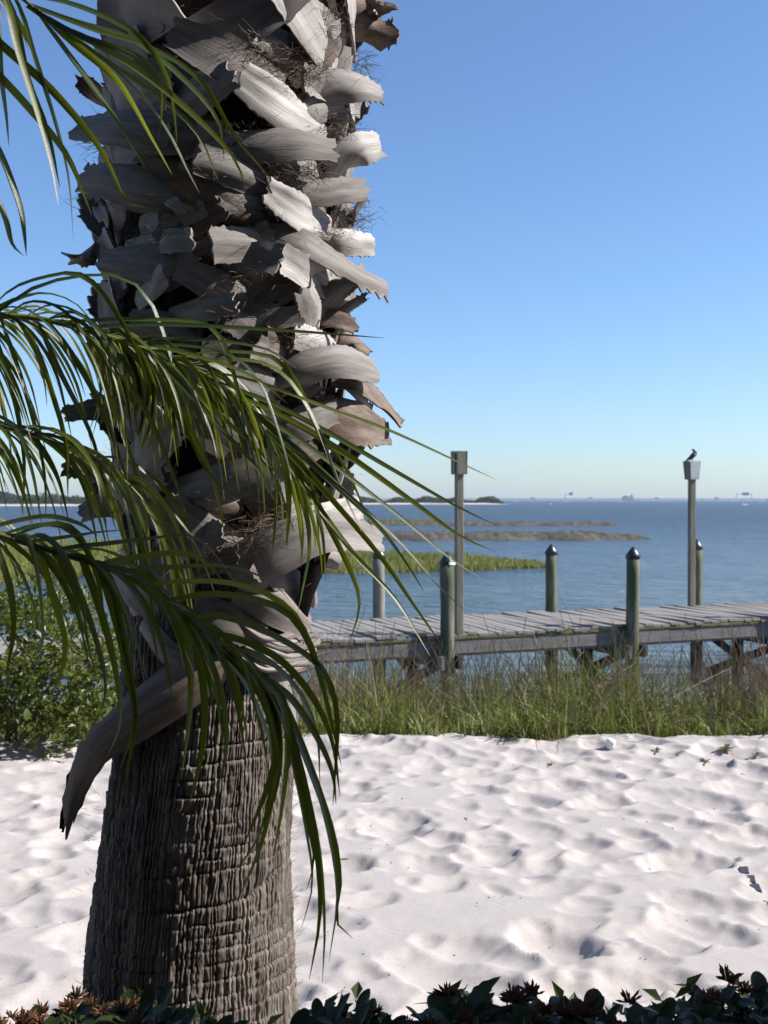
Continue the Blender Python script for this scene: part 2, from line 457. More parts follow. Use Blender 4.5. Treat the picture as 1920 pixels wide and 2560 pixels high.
tag(o, 'thin patch of green grass on the farther mud spit', 'marsh grass', kind='stuff')

# ------------------------------------------------------------------ far wooded shore
def far_shore(name, x0, x1, y0, y1, h, label):
    n = 60; Vv = []; Ff = []
    for i in range(n):
        x = x0 + (x1 - x0) * i / (n - 1); e = min(1, (n - 1 - i) / 5)
        wob = 6 * vnoise(np.array([x * .03]), np.array([1.]), 5)[0]
        for (yy, zz) in ((y0 + wob, WATER_Z - .3), (y0 + 3 + wob, WATER_Z + .35 * h * e), (y0 + 12, WATER_Z + h * e), (y1, WATER_Z - .3)):
            Vv.append((x, yy, zz))
    for i in range(n - 1):
        for k in range(3): Ff.append((i * 4 + k, i * 4 + 4 + k, i * 4 + 5 + k, i * 4 + 1 + k))
    tag(add(name, mesh(name, Vv, Ff, M['far_sand'], True)), label, kind='structure')
def far_wood(label, xr, yr, hfun, n, leaf, seed):
    r = np.random.default_rng(seed)
    x = r.uniform(*xr, n); y = r.uniform(*yr, n)
    hmax = hfun(x) * (0.72 + 0.45 * vnoise(x / 9, y / 30, seed) + 0.22 * vnoise(x / 3.1, y / 9, seed + 1))
    z = WATER_Z + 0.5 + np.clip(hmax, .4, None) * r.uniform(0, 1, n) ** 0.55
    c = np.stack([x, y, z], -1)
    d1 = r.normal(size=(n, 3)); d1 /= np.linalg.norm(d1, axis=1)[:, None]
    d2 = np.cross(d1, r.normal(size=(n, 3))); d2 /= np.linalg.norm(d2, axis=1)[:, None]
    s = leaf * r.uniform(.5, 1.3, (n, 1))
    Vv = np.stack([c - d1 * s, c + d2 * s * .7, c + d1 * s, c - d2 * s * .7], 1).reshape(-1, 3)
    o = add('far_wood', np_mesh('far_wood', Vv, np.arange(4 * n).reshape(-1, 4), M['far_tree']))
    tag(o, label, 'woods', kind='stuff')
far_shore('far_shore', -330, -75, 505, 560, 0.9, 'pale beach under the woods at the left')
far_wood('dark green woods on the far shore left of the palm', (-330, -95), (515, 545), lambda x: 3.6 + 3.2 * smooth(-120, -175, x), 26000, 0.62, 3)
far_shore('far_shore', -95, 77, 680, 720, 0.9, 'low sandy far shore with trees')
far_wood('low dark trees on the far point behind the lamp post', (-95, 74), (690, 705), lambda x: 3.4 * smooth(76, 66, x) + 0.6, 18000, 0.55, 5)

# ------------------------------------------------------------------ causeway at the horizon
CY_ = 2600.0
def far_xz(px, py): return P(px, py, CY_)
mb_ = MB()
caus = empty('causeway', (600, CY_, WATER_Z)); tag(caus, 'long low pale causeway along the horizon at the right', 'causeway')
d = MB(); d.box((0, 0, 3.9), (2700, 9, 1.3)); d.build('deck', M['concrete'], caus)
d = MB(); d.box((0, -4.9, 5.1), (2700, .4, .9)); d.build('parapet', M['concrete'], caus)
pm = MB(); pm.box((0, 0, 1.2), (1.6, 7, 4.6)); pme = mesh('pier_leg', pm.v, pm.f, M['concrete'])
for i in range(90):
    o = add('pier_leg', pme, caus, (-1330 + i * 30, 0, 0))
def gantry(px, two, label, w_):
    p = far_xz(px, 1249); z0 = WATER_Z + 4.4
    g = empty('sign_gantry', (p.x, CY_, z0)); tag(g, label, 'road sign', 'road sign gantries on the causeway')
    m_ = MB(); m_.box((-w_ / 2, 0, 5.5), (1.0, 1, 11)); m_.build('leg', M['steel'], g)
    if two:
        m_ = MB(); m_.box((w_ / 2, 0, 5.5), (1.0, 1, 11)); m_.build('leg', M['steel'], g)
    m_ = MB(); m_.box((0, -.8, 11.2), (w_ + 1, .6, 1.1)); m_.build('beam', M['steel'], g)
    m_ = MB(); m_.box((w_ * (.28 if not two else 0.08), -1.6, 11.8), (w_ * .42, .5, 7)); m_.build('sign_panel', M['steel'], g)
gantry(1422, False, 'far road sign on a single leg above the horizon, left of the bird', 18)
gantry(1860, True, 'far two-legged road sign gantry on the horizon at the right edge', 36)
p = far_xz(1583, 1249)
b_ = empty('waterfront_building', (p.x, CY_ + 60, WATER_Z)); tag(b_, 'tiny pale blue building with a tower on the horizon', 'building')
m_ = MB(); m_.box((0, 0, 5), (26, 10, 10)); m_.build('wall', M['concrete'], b_)
m_ = MB(); m_.box((9, 0, 12.5), (5, 5, 5)); m_.build('tower', M['concrete'], b_)
m_ = MB(); m_.box((-5, 0, 11), (9, 8, 2)); m_.build('roof', M['steel'], b_)
for i, (px, lab) in enumerate(((1330, 'speck of a truck on the causeway left of the single-leg road sign'), (1475, 'speck of a truck on the causeway right of the single-leg road sign'), (1640, 'speck of a truck on the causeway right of the tiny blue building'), (1790, 'speck of a truck on the causeway left of the two-legged gantry'))):
    p = far_xz(px, 1249)
    c_ = empty('truck', (p.x, CY_ - 2, WATER_Z + 4.6))
    tag(c_, lab, 'truck', 'vehicles on the far causeway')
    m_ = MB(); m_.box((0, 0, 2.0), (7, 2.4, 2.8)); m_.build('cargo_box', M['steel'], c_)
    m_ = MB(); m_.box((4.7, 0, 1.5), (2.2, 2.3, 2.2)); m_.build('cab', M['steel'], c_)
# whitecaps
n = 36
wx = rng.uniform(60, 620, n); wy_ = rng.uniform(500, 1600, n); s_ = rng.uniform(.35, 1.1, n)
Vv = np.stack([np.stack([wx - s_ * 1.6, wy_, np.full(n, WATER_Z + .02)], -1), np.stack([wx + s_ * 1.6, wy_, np.full(n, WATER_Z + .02)], -1),
               np.stack([wx + s_, wy_ + s_ * .5, WATER_Z + .1 + s_ * .16], -1), np.stack([wx - s_, wy_ + s_ * .5, WATER_Z + .1 + s_ * .16], -1)], 1).reshape(-1, 3)
o = add('whitecaps', np_mesh('whitecaps', Vv, np.arange(4 * n).reshape(-1, 4), M['foam'])); tag(o, 'small whitecaps far out on the bay', 'whitecaps', kind='stuff')

# ------------------------------------------------------------------ the pier
DECK = CAMZ - 1.85
pier_dir = Vector((0.925, 0.38, 0)).normalized(); pier_nrm = Vector((-pier_dir.y, pier_dir.x, 0))
near1 = Vector((0.886 - .092, 15.50 - .038, 0))
pier_rot = Matrix.Rotation(math.atan2(pier_dir.y, pier_dir.x), 3, 'Z')
pier = empty('pier', (near1.x, near1.y, DECK)); pier.rotation_euler = (0, 0, math.atan2(pier_dir.y, pier_dir.x))
tag(pier, 'grey weathered wooden pier with capped piles crossing the water', 'pier')
# local frame: x along the pier, y towards the far side, z = 0 on the deck
DW = 2.05; PW = 0.14; T0, T1 = -9.8, 12.8
NP = int((T1 - T0) / (PW + 0.014))
pl_meshes = []
for k in range(6):
    m_ = MB(); m_.box((0, 0, 0), (DW + 0.16 + random.uniform(-.03, .03), PW + random.uniform(-.008, .004), 0.038), bev=0.005)
    pl_meshes.append(mesh('plank', m_.v, m_.f, M['wood']))
for i in range(NP):
    o = add('plank', random.choice(pl_meshes), pier)
    o.location = (T0 + (i + .5) * (PW + .014), DW / 2 - 0.03 + random.uniform(-.012, .012), -0.019 + random.uniform(-.005, .005))
    o.rotation_euler = (random.uniform(-.006, .006), random.uniform(-.02, .02), math.pi / 2 + random.uniform(-.008, .008))
LEN = T1 - T0; XC = (T0 + T1) / 2
m_ = MB(); m_.box((XC, -0.065, -0.062), (LEN, 0.06, 0.045), bev=.006); m_.build('mossy_trim', M['moss'], pier)
nseg = 5
for side, yy in ((0, -0.055), (1, DW + 0.0)):
    for k in range(nseg):
        m_ = MB(); l = LEN / nseg; m_.box((T0 + (k + .5) * l, yy, -0.185), (l - .012, 0.05, 0.2), bev=.006)
        o = m_.build('fascia_beam', M['beam'], pier); o.location.y += 0.006 * (k % 2)
for yy in (0.55, 1.05, 1.55):
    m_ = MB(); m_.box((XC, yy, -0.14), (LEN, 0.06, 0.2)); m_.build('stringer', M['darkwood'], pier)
m_ = MB(); m_.box((XC + .4, 0.0, -0.30), (LEN - 1, 0.09, 0.035)); m_.build('lower_ledge', M['beam'], pier)

def pile_mesh(h_top, r, m, bottom=-2.6):
    m_ = MB(); pts = []; rr = []
    zs = [bottom, bottom * .6, bottom * .3, -.2, h_top * .4, h_top * .75, h_top]
    for z in zs:
        pts.append((random.uniform(-.006, .006), random.uniform(-.006, .006), z)); rr.append(r * (1 + random.uniform(-.03, .03)) * (1.03 if z < -.5 else 1))
    m_.tube(pts, rr, 18)
    return mesh('pile', m_.v, m_.f, m, True)
def cap_mesh(r, h_top):
    m_ = MB()
    prof = [(r * 1.10, -.045), (r * 1.12, 0.0), (r * 1.10, .012), (r * .52, .085), (r * .10, .135)]
    m_.tube([(0, 0, h_top + z) for _, z in prof], [q for q, _ in prof], 18)
    return mesh('pile_cap', m_.v, m_.f, M['cap'], True)
BENT = 2.98
bents = [(0.0, 1.00, 0.98), (BENT, 1.03, 0.98), (2 * BENT, 1.0, 1.02), (3 * BENT + .1, 1.0, 1.0), (-BENT, .98, 1.0), (-2 * BENT, 1.0, 1.0)]
for bi, (t, hn, hb) in enumerate(bents):
    bx_ = t + (0.0 if bi != 1 else 0.03)
    o = add('pile', pile_mesh(hn, 0.098, M['pile']), pier, (bx_, -0.19, 0))
    o.rotation_euler = (random.uniform(-.012, .012), random.uniform(-.012, .012), random.random() * 6)
    c = add('pile_cap', cap_mesh(0.098, hn), o)
    if bi == 0:
        st = MB(); nn = 7
        for k in range(nn):
            a = R(-78) + R(72) * k / (nn - 1) - R(22) - o.rotation_euler.z
            for z in (hn - .04, hn + .0): st.v.append(Vector((math.cos(a) * .1125, math.sin(a) * .1125, z)))
        st.f = [(2 * k, 2 * k + 2, 2 * k + 3, 2 * k + 1) for k in range(nn - 1)]
        st.build('reflective_sticker', M['sticker'], o)
    o = add('pile', pile_mesh(hb, 0.095, M['pile_grey' if bi == 0 else 'pile']), pier, (bx_ + (.02 if bi else -.06), DW + 0.10, 0))
    add('pile_cap', cap_mesh(0.095, hb), o)
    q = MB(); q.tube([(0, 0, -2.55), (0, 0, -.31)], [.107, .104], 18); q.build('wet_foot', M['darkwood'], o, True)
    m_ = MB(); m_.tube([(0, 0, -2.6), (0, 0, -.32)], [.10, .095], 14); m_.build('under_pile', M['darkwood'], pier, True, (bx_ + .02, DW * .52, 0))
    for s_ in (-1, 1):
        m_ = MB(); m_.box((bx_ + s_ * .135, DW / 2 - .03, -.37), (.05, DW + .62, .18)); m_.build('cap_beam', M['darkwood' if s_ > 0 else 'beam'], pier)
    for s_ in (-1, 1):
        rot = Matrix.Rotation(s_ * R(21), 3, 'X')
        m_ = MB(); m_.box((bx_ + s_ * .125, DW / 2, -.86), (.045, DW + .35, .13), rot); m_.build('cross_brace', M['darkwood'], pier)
bpy.context.view_layer.update()

# lamp posts standing on the pier
def lamp_post(t, y, label, open_side):
    g = empty('lamp_post', pier.matrix_world @ Vector((t, y, 0.0)))
    g.rotation_euler = (0, 0, pier.rotation_euler.z + R(-8))
    tag(g, label, 'lamp post', 'wooden lamp posts on the pier')
    m_ = MB(); m_.box((0, 0, 1.24), (2.48, .105, .105), Matrix.Rotation(math.pi / 2, 3, 'Y'), bev=.008); m_.build('post', M['post'], g)
    # wooden shade box, flared towards the top, open below
    h0, h1, a0, a1 = 2.20, 2.52, (.082 if open_side else .080), (.104 if open_side else .084)
    def panel(name, ang, m__, wf=1.0):
        q = MB(); th = .012
        for (a, h) in ((a0, h0), (a1, h1)):
            for s_ in (-1, 1):
                for d_ in (0, th): q.v.append(Matrix.Rotation(ang, 3, 'Z') @ Vector((a + d_, s_ * a * wf, h)))
        q.f = [(0, 2, 6, 4), (1, 5, 7, 3), (0, 4, 5, 1), (2, 3, 7, 6), (0, 1, 3, 2), (4, 6, 7, 5)]
        q.build(name, m__, g)
    panel('shade_panel', 0, M['white_panel'] if open_side else M['post'])
    panel('shade_panel', math.pi, M['post'])
    panel('shade_panel', -math.pi / 2, M['white_panel'] if open_side else M['post'], .88 if open_side else 0.8)
    panel('shade_panel', math.pi / 2, M['post'], .88)
    q = MB(); q.box((0, 0, 2.505), (a1 * 1.86, a1 * 1.86, .018)); q.build('shade_lid', M['post'], g)
    return g
lamp_post(0.25, -0.04, 'tall wooden lamp post with grey box shade beside the pile with a white sticker', False)
lp2 = lamp_post(2 * BENT - .18, DW - .02, 'tall wooden lamp post with a white box shade where a bird perches', True)

# bird
bp_ = lp2.matrix_world if False else Matrix.Translation(lp2.location)
bird = empty('bird', lp2.location + Vector((0, 0, 2.516))); tag(bird, 'small black bird perched on top of the far lamp post', 'bird')
bird.rotation_euler = (0, 0, R(12))
m_ = MB()
# tail low at the left, body rising to the right, neck bent back to the left with the head on top
m_.tube([(-.115, 0, .012), (-.09, 0, .026), (-.045, 0, .05), (0.0, 0, .085), (.045, 0, .128), (.062, 0, .158), (.045, 0, .186), (.022, 0, .200), (.004, 0, .203)],
        [.008, .017, .030, .041, .043, .034, .024, .021, .010], 12)
m_.build('body', M['bird'], bird, True)
m_ = MB(); m_.tube([(.008, 0, .203), (-.012, 0, .202), (-.030, 0, .196)], [.009, .005, .001], 8); m_.build('beak', M['beak'], bird, True)
m_ = MB()
for s_ in (-1, 1):
    m_ = MB(); m_.tube([(.055, s_ * .034, .142), (.01, s_ * .043, .105), (-.04, s_ * .034, .06), (-.085, s_ * .016, .03)], [.012, .022, .016, .003], 8); m_.build('wing', M['bird'], bird, True)
    m_ = MB(); m_.tube([(.0, s_ * .014, .06), (.004, s_ * .016, .025), (.004, s_ * .016, .002), (-.02, s_ * .02, .001)], [.010, .004, .003, .002], 6); m_.build('leg', M['beak'], bird, True)
m_ = MB(); m_.box((-.12, 0, .008), (.07, .036, .006), Matrix.Rotation(R(-16), 3, 'Y')); m_.build('tail', M['bird'], bird)

# ------------------------------------------------------------------ bank grass and dry reeds
n = 30000
gx = rng.uniform(-5.2, 5.6, n); gd = rng.uniform(0, 1, n) ** 1.25 * 4.0
cr = crest(gx)
dens = vnoise(gx * 1.1, gd * 1.6, 41) + 0.6 * vnoise(gx * 3.3, gd * 3.0, 42)
keep = (dens > -0.7) & (gd > 0.18 + 0.22 * vnoise(gx * 1.4, gx * 0, 43) + 0.12 * vnoise(gx * 5.5, gx * 0, 46))
gx, gd = gx[keep], gd[keep]
gy = crest(gx) + gd
gzv = ground_base(gx, gy)
okm = gzv > WATER_Z - .15
gx, gy, gzv, gd = gx[okm], gy[okm], gzv[okm], gd[okm]
n = len(gx)
hh = (0.24 + 0.40 * smooth(0, 1.2, gd)) * rng.uniform(.45, 1.35, n) * (1 + .6 * vnoise(gx * 1.6, gy * 1.6, 44) + .35 * vnoise(gx * 4.5, gy * 3, 45)) * .92 + .06 * np.clip(gd - 1, 0, 3)
hh *= 1 - 0.25 * smooth(-0.2, -1.2, gx) * 1.0
bank = blades('bank_grass', np.stack([gx, gy, gzv - .02], -1), hh, rng.uniform(.009, .024, n), 1.3, M['grass'], seg=3, seed=9)
tag(bank, 'green grass growing along the edge of the sand', 'grass', kind='stuff')
sel = rng.random(n) < .11
o = blades('dry_grass', np.stack([gx, gy, gzv - .02], -1)[sel] + np.array([.02, .01, 0]), hh[sel] * 1.08, rng.uniform(.006, .012, sel.sum()), 1.5, M['reed'], seg=3, seed=19)
tag(o, 'straw-coloured dead blades among the green bank grass', 'dry grass', kind='stuff')
rv, rf = [], []
def stick(p0, p1, p2, r):
    pts = spline([p0, p1, p2], 5)
    b = len(rv)
    side = (pts[-1] - pts[0]).cross(Vector((0, 1, 0)))
    side = side.normalized() if side.length > 1e-4 else Vector((1, 0, 0))
    for i, p in enumerate(pts):
        ww = r * (1 - .6 * i / 4)
        for k in range(3):
            a = 2 * math.pi * k / 3
            rv.append(p + side * math.cos(a) * ww + Vector((0, 1, 0)) * math.sin(a) * ww)
    for i in range(4):
        for k in range(3): rf.append((b + i * 3 + k, b + i * 3 + (k + 1) % 3, b + i * 3 + 3 + (k + 1) % 3, b + i * 3 + 3 + k))
clusters = [(-.52, 10.2, 420, .18), (-.05, 10.0, 280, .22), (.72, 10.1, 280, .24), (1.75, 9.8, 280, .28), (3.25, 9.8, 420, .26), (-1.3, 10, 40, .5), (1.3, 9.6, 60, .45), (2.6, 9.7, 60, .45)]
for (cx, cy, cnt, sp) in clusters:
    for k in range(cnt):
        x = cx + random.gauss(0, sp); y = cy + random.gauss(0, .5)
        z = gz(x, y)
        hgt = random.uniform(.55, 1.2); a = random.gauss(0, .75)
        p0 = Vector((x, y, z)); tip = p0 + Vector((math.sin(a) * hgt, random.gauss(0, .25), max(.08, math.cos(a)) * hgt))
        mid = p0.lerp(tip, .5) + Vector((random.gauss(0, .05), 0, random.uniform(-.02, .08)))
        stick(p0, mid, tip, random.uniform(.004, .0075))
o = add('dry_reeds', mesh('dry_reeds', rv, rf, M['reed'])); tag(o, 'tangle of dry brown reed stalks between the grass and the pier', 'reeds', kind='stuff')

# ------------------------------------------------------------------ broad-leaved shrub meshes
def leaf_mesh(name, L_, W_, m, curl=0.25, fold=0.25, serr=0.0, shape='obovate'):
    ns = 11; v = []; f = []; uv = []
    for i in range(ns):
        t = i / (ns - 1)
        if shape == 'obovate': wv = max(0, math.sin(math.pi * min(1, t ** 1.45 * .96 + .015))) ** .62
        else: wv = math.sin(math.pi * min(1, t ** .9)) ** .9
        wv = max(wv, .04) * W_ / 2
        if serr and 0 < i < ns - 1: wv *= 1 + (serr if i % 2 else -serr)
        x = t * L_; z = -curl * L_ * t * t
        v += [(x, -wv, z + fold * wv), (x, 0, z), (x, wv, z + fold * wv)]; uv += [(0, t), (.5, t), (1, t)]
    for i in range(ns - 1):
        for k in range(2): f.append((i * 3 + k, i * 3 + 3 + k, i * 3 + 4 + k, i * 3 + 1 + k))
    return mesh(name, v, f, m, True, uv)

def orient(d, roll=0.0):
    """rotation with local x along d, local z as far up as possible"""
    d = d.normalized(); up = Vector((0, 0, 1))
    if abs(d.z) > .97: up = Vector((random.uniform(-1, 1), random.uniform(-1, 1), .2))
    y = up.cross(d).normalized(); z = d.cross(y)
    m_ = Matrix((d, y, z)).transposed()
    return (m_ @ Matrix.Rotation(roll, 3, 'X')).to_euler()

# sea-grape like bush at the left edge of the sand
bush = empty('shore_bush', (-2.55, 8.1, gz(-2.55, 8.1))); tag(bush, 'yellow-green leafy bush on the sand behind the fronds at the left', 'bush')
bl = [leaf_mesh('leaf', .062, .040, M['bush'], .3, .2), leaf_mesh('leaf', .052, .032, M['bush'], .15, .35), leaf_mesh('leaf', .070, .043, M['bush'], .4, .1)]
def bush_surface():
    while True:
        x = random.uniform(-1.45, 0.75); y = random.uniform(-.6, .75); z = random.uniform(0.02, 1.36)
        top = 1.22 - 0.10 * (x + .55) ** 2 - .5 * max(0, x - .15) ** 2 + .16 * float(vnoise(np.array([x * 2.6]), np.array([y * 2.]), 61)[0])
        q = ((x + .4) / 1.25) ** 2 + (y / .75) ** 2
        if q < 1 and z < top * (1 - .25 * q):
            hole = float(vnoise(np.array([x * 4.2]), np.array([z * 4.2]), 62)[0])
            if hole > -.5: return Vector((x, y, z))
m_ = MB()
for k in range(26):
    e = bush_surface(); s0 = Vector((e.x * .35 - .25 + random.uniform(-.2, .2), random.uniform(-.15, .15), 0))
    mid = s0.lerp(e, .5) + Vector((random.uniform(-.08, .08), random.uniform(-.08, .08), .05))
    pts = spline([s0, mid, e], 6); m_.tube(pts, [.011 - .0016 * i for i in range(6)], 5, False)
m_.build('branches', M['twig'], bush)
cl = sorted([bush_surface() for _ in range(2000)], key=lambda p: p.y)
lv, lf = [], []
cnt = 0
for ci, p in enumerate(cl):
    ax = Vector((random.gauss(0, .6), random.gauss(0, .6) - .3, random.uniform(.1, 1))).normalized()
    for j in range(random.randint(5, 8)):
        a = j * 2.4 + random.random(); s_ = ax.orthogonal().normalized(); c_ = ax.cross(s_)
        dd = (ax * random.uniform(.2, .9) + (s_ * math.cos(a) + c_ * math.sin(a)) * .9).normalized()
        pos = p + ax * random.uniform(-.03, .05); me = random.choice(bl); sc = random.uniform(.65, 1.15)
        if cnt < 290 and random.random() < .55:
            o = add('leaf', me, bush, pos); o.rotation_euler = orient(dd, random.uniform(-.5, .5)); o.scale = (sc,) * 3; cnt += 1
        else:
            mt = orient(dd, random.uniform(-.5, .5)).to_matrix(); b = len(lv)
            W2, L2 = .019 * sc, .06 * sc
            for q in ((0, 0, 0), (L2 * .45, -W2, .006), (L2, 0, -.012), (L2 * .45, W2, .006)): lv.append(pos + mt @ Vector(q))
            lf.append((b, b + 1, b + 2, b + 3))
o = add('foliage', mesh('foliage', lv, lf, M['bush']), bush); tag(o, kind='stuff')

# ------------------------------------------------------------------ cabbage palm trunk
KP = 3.12 / 3.75
AY = 3.12
_ax = [(2900, 470), (2590, 474), (2300, 476), (2100, 490), (1900, 512), (1650, 530), (1450, 548), (1100, 565), (700, 572), (300, 576), (0, 578), (-400, 582)]
_az = [CAMZ + (P(0, y, AY).z - CAMZ) for y, _ in _ax]; _axx = [P(x, 1280, AY).x for _, x in _ax]
def ax_x(z): return float(np.interp(z, _az, _axx))
_rz = [(-.2, .375), (0.0, .362), (.25, .345), (.55, .318), (.88, .302), (1.2, .297), (1.45, .305), (1.75, .335), (2.2, .375), (3.4, .385), (4.2, .385)]
_rz = [(CAMZ + (z - CAMZ) * KP, r * KP) for z, r in _rz]
_rz = [(-.2, .335), (.05, .318)] + _rz[1:]
def core_r(z): return float(np.interp(z, [a for a, _ in _rz], [b for _, b in _rz]))
palm = empty('palm_tree', (ax_x(0), AY, 0)); tag(palm, 'thick palm trunk covered in broken grey leaf bases', 'palm tree')
def W2P(v): return Vector(v) - Vector((ax_x(0), AY, 0))
# lower bark: vertical fissures broken by leaf-scar rings, as real relief
NA, NZ = 1000, 380
th = np.linspace(0, 2 * math.pi, NA, endpoint=False); zz = np.linspace(-.12, CAMZ + (1.62 - CAMZ) * KP, NZ)
TH, ZZ = np.meshgrid(th, zz)
Rb = np.interp(ZZ, [a for a, _ in _rz], [b for _, b in _rz])
U = TH * .31 * KP
per = 2 * math.pi * .31 * KP
warp = .012 * np.sin(TH * 3 + ZZ * 2.1) + .006 * vnoise(U * 8, ZZ * 4, 71) + .0028 * vnoise(U * 30, ZZ * 14, 72) + .002 * vnoise(U * 80, ZZ * 60, 69)
ncell = 146
uc = (U + warp) / per * ncell
# uneven fissure spacing
uc = uc + .33 * np.sin(uc * 2.1) * .6 + .25 * np.sin(uc * .73 * 2)
cell = np.floor(uc); fu = uc - cell
du = np.minimum(fu, 1 - fu)
fis_amp = .5 + .7 * vnoise(cell * 1.7, ZZ * 5, 73)
fis = np.exp(-(du / (.14 + .07 * vnoise(cell * 2.9, ZZ * 9, 68))) ** 2) * np.clip(fis_amp + .2, .05, 1.2)
zr = ZZ + .012 * np.sin(TH * 2 + .5) + .007 * vnoise(U * 7, ZZ * 0, 74) + .0035 * vnoise(U * 30, ZZ * 3, 75)
rc = zr / .040 + .9 * vnoise(zr * 9, zr * 0, 76) + .5 * vnoise(U * 3.1, zr * 5, 66)
ring = np.floor(rc); fr = rc - ring
hsh = vnoise(cell * 3.17 + .5, ring * 5.31 + .5, 77)
ringstep = .0058 * fr * (0.7 + .5 * vnoise(ring * 2.3, U * 2, 78))
groove = .007 * np.exp(-((fr - .02) / .08) ** 2) + .004 * np.exp(-((fr - 1) / .05) ** 2)
brk = np.clip(.6 + .9 * vnoise(U * 9, ZZ * 11, 67), 0.0, 1.25)
dispb = -.0095 * fis + ringstep * brk - groove * .95 * brk + .0026 * hsh + .0052 * fbm(U * 95, ZZ * 45, 79, 3) + .006 * vnoise(U * 5, ZZ * 5, 80)
Rr = Rb + dispb * .88
AX = np.interp(ZZ, _az[::1] if _az[0] < _az[-1] else _az[::-1], _axx if _az[0] < _az[-1] else _axx[::-1])
Vb = np.stack([AX + Rr * np.cos(TH) - ax_x(0), Rr * np.sin(TH), ZZ], -1).reshape(-1, 3)
ii = np.arange(NA * NZ).reshape(NZ, NA); i2 = np.roll(ii, -1, 1)
Fb = np.stack([ii[:-1], i2[:-1], i2[1:], ii[1:]], -1).reshape(-1, 4)
add('trunk', np_mesh('trunk', Vb, Fb, M['bark'], True), palm)
# fibrous upper core
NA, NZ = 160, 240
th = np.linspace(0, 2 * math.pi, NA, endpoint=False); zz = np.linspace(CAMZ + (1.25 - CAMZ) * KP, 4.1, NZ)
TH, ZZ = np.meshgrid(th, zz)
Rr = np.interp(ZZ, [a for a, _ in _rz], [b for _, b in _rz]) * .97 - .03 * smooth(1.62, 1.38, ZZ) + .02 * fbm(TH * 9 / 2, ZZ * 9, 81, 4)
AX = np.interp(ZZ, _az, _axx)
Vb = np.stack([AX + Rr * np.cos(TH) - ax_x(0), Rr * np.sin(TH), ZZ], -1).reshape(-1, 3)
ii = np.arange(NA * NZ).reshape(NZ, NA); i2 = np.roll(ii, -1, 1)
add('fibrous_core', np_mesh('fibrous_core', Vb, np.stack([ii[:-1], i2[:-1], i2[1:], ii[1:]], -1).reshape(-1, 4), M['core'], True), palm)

def on_trunk(px, py, off):
    """point where the sight line through px,py meets the trunk grown by off; its outward direction"""
    d = ray(px, py)
    z = CAMZ + d.z / d.y * AY
    for _ in range(3):
        a = ax_x(z); r = core_r(z) + off * KP
        A = d.x * d.x + d.y * d.y; B = -2 * (d.x * a + d.y * AY); C = a * a + AY * AY - r * r
        disc = B * B - 4 * A * C
        t = (-B - math.sqrt(disc)) / (2 * A) if disc > 0 else -B / (2 * A)
        z = CAMZ + d.z * t
    p = Vector((d.x * t, d.y * t, z))
    n = Vector((p.x - ax_x(z), p.y - AY, 0)).normalized()
    return p, n

def strip(pts, nrm, wid, th_=.011, arc=.13, teeth=0.0, rag=.012, seed=0, flute=0.0, ns=24, nu=9):
    """curved shell along pts, outward normals nrm, widths wid"""
    rr = random.Random(seed)
    outer, inner, uv = [], [], []
    ph = rr.random() * 6
    notch = [rr.uniform(-1, 1) for _ in range(5)]
    lip = rr.uniform(-.03, .05)
    crease, u0 = rr.uniform(-.34, .34), rr.uniform(-.5, .5)
    for i in range(ns):
        t = i / (ns - 1)
        p = pts[i]; tan = (pts[min(i + 1, ns - 1)] - pts[max(i - 1, 0)]).normalized()
        nn = nrm[i] - tan * nrm[i].dot(tan)
        nn = nn.normalized() if nn.length > 1e-3 else Vector((0, -1, 0))
        b = tan.cross(nn)
        w_ = wid[i] * (1 + .02 * math.sin(t * 9 + ph) + .012 * math.sin(t * 23 + ph))
        for k in range(nu):
            u = -1 + 2 * k / (nu - 1)
            e = 0.0
            if teeth and abs(u) == 1 and t > .45 and i % 2: e = teeth * rr.choice((0, .15, .5, .8, 1.3)) * min(1, (t - .45) * 4)
            q = p + b * (u * (w_ / 2) + math.copysign(e, u) * (abs(u) == 1)) - nn * (arc * (1 - .8 * t) * w_ * u * u) + nn * (lip * w_ * abs(u) ** 5 - crease * w_ * .5 * abs(u - u0) * (1 - .3 * t))
            q = q + nn * (flute * math.sin(u * 9 + ph) * w_ * .5 + .05 * w_ * math.sin(t * 5 + u * 2 + ph) * .6)
            if i >= ns - 2: q = q + tan * (rr.uniform(-rag, rag) + interp(k / (nu - 1), notch) * rag * 1.6) * (1 if i == ns - 1 else .4)
            edge = 1 - .55 * abs(u) ** 3
            outer.append(q); inner.append(q - nn * th_ * edge * (1 - .35 * t)); uv.append((k / (nu - 1) + ph, t * 2 + ph))
    o = ns * nu; f = []
    rim = [i * nu for i in range(ns)] + [(ns - 1) * nu + k for k in range(1, nu)] + [i * nu + nu - 1 for i in range(ns - 2, -1, -1)] + [k for k in range(nu - 2, 0, -1)]
    v = outer + inner + [outer[k] for k in rim] + [inner[k] for k in rim]
    uv2 = uv + uv + [uv[k] for k in rim] * 2
    for i in range(ns - 1):
        for k in range(nu - 1):
            a, b2, c, d = i * nu + k, i * nu + k + 1, (i + 1) * nu + k + 1, (i + 1) * nu + k
            f.append((a, b2, c, d)); f.append((a + o, d + o, c + o, b2 + o))
    nr = len(rim); q0 = 2 * o
    for k in range(nr):
        k2 = (k + 1) % nr
        f.append((q0 + k, q0 + k2, q0 + nr + k2, q0 + nr + k))
    return v, f, uv2

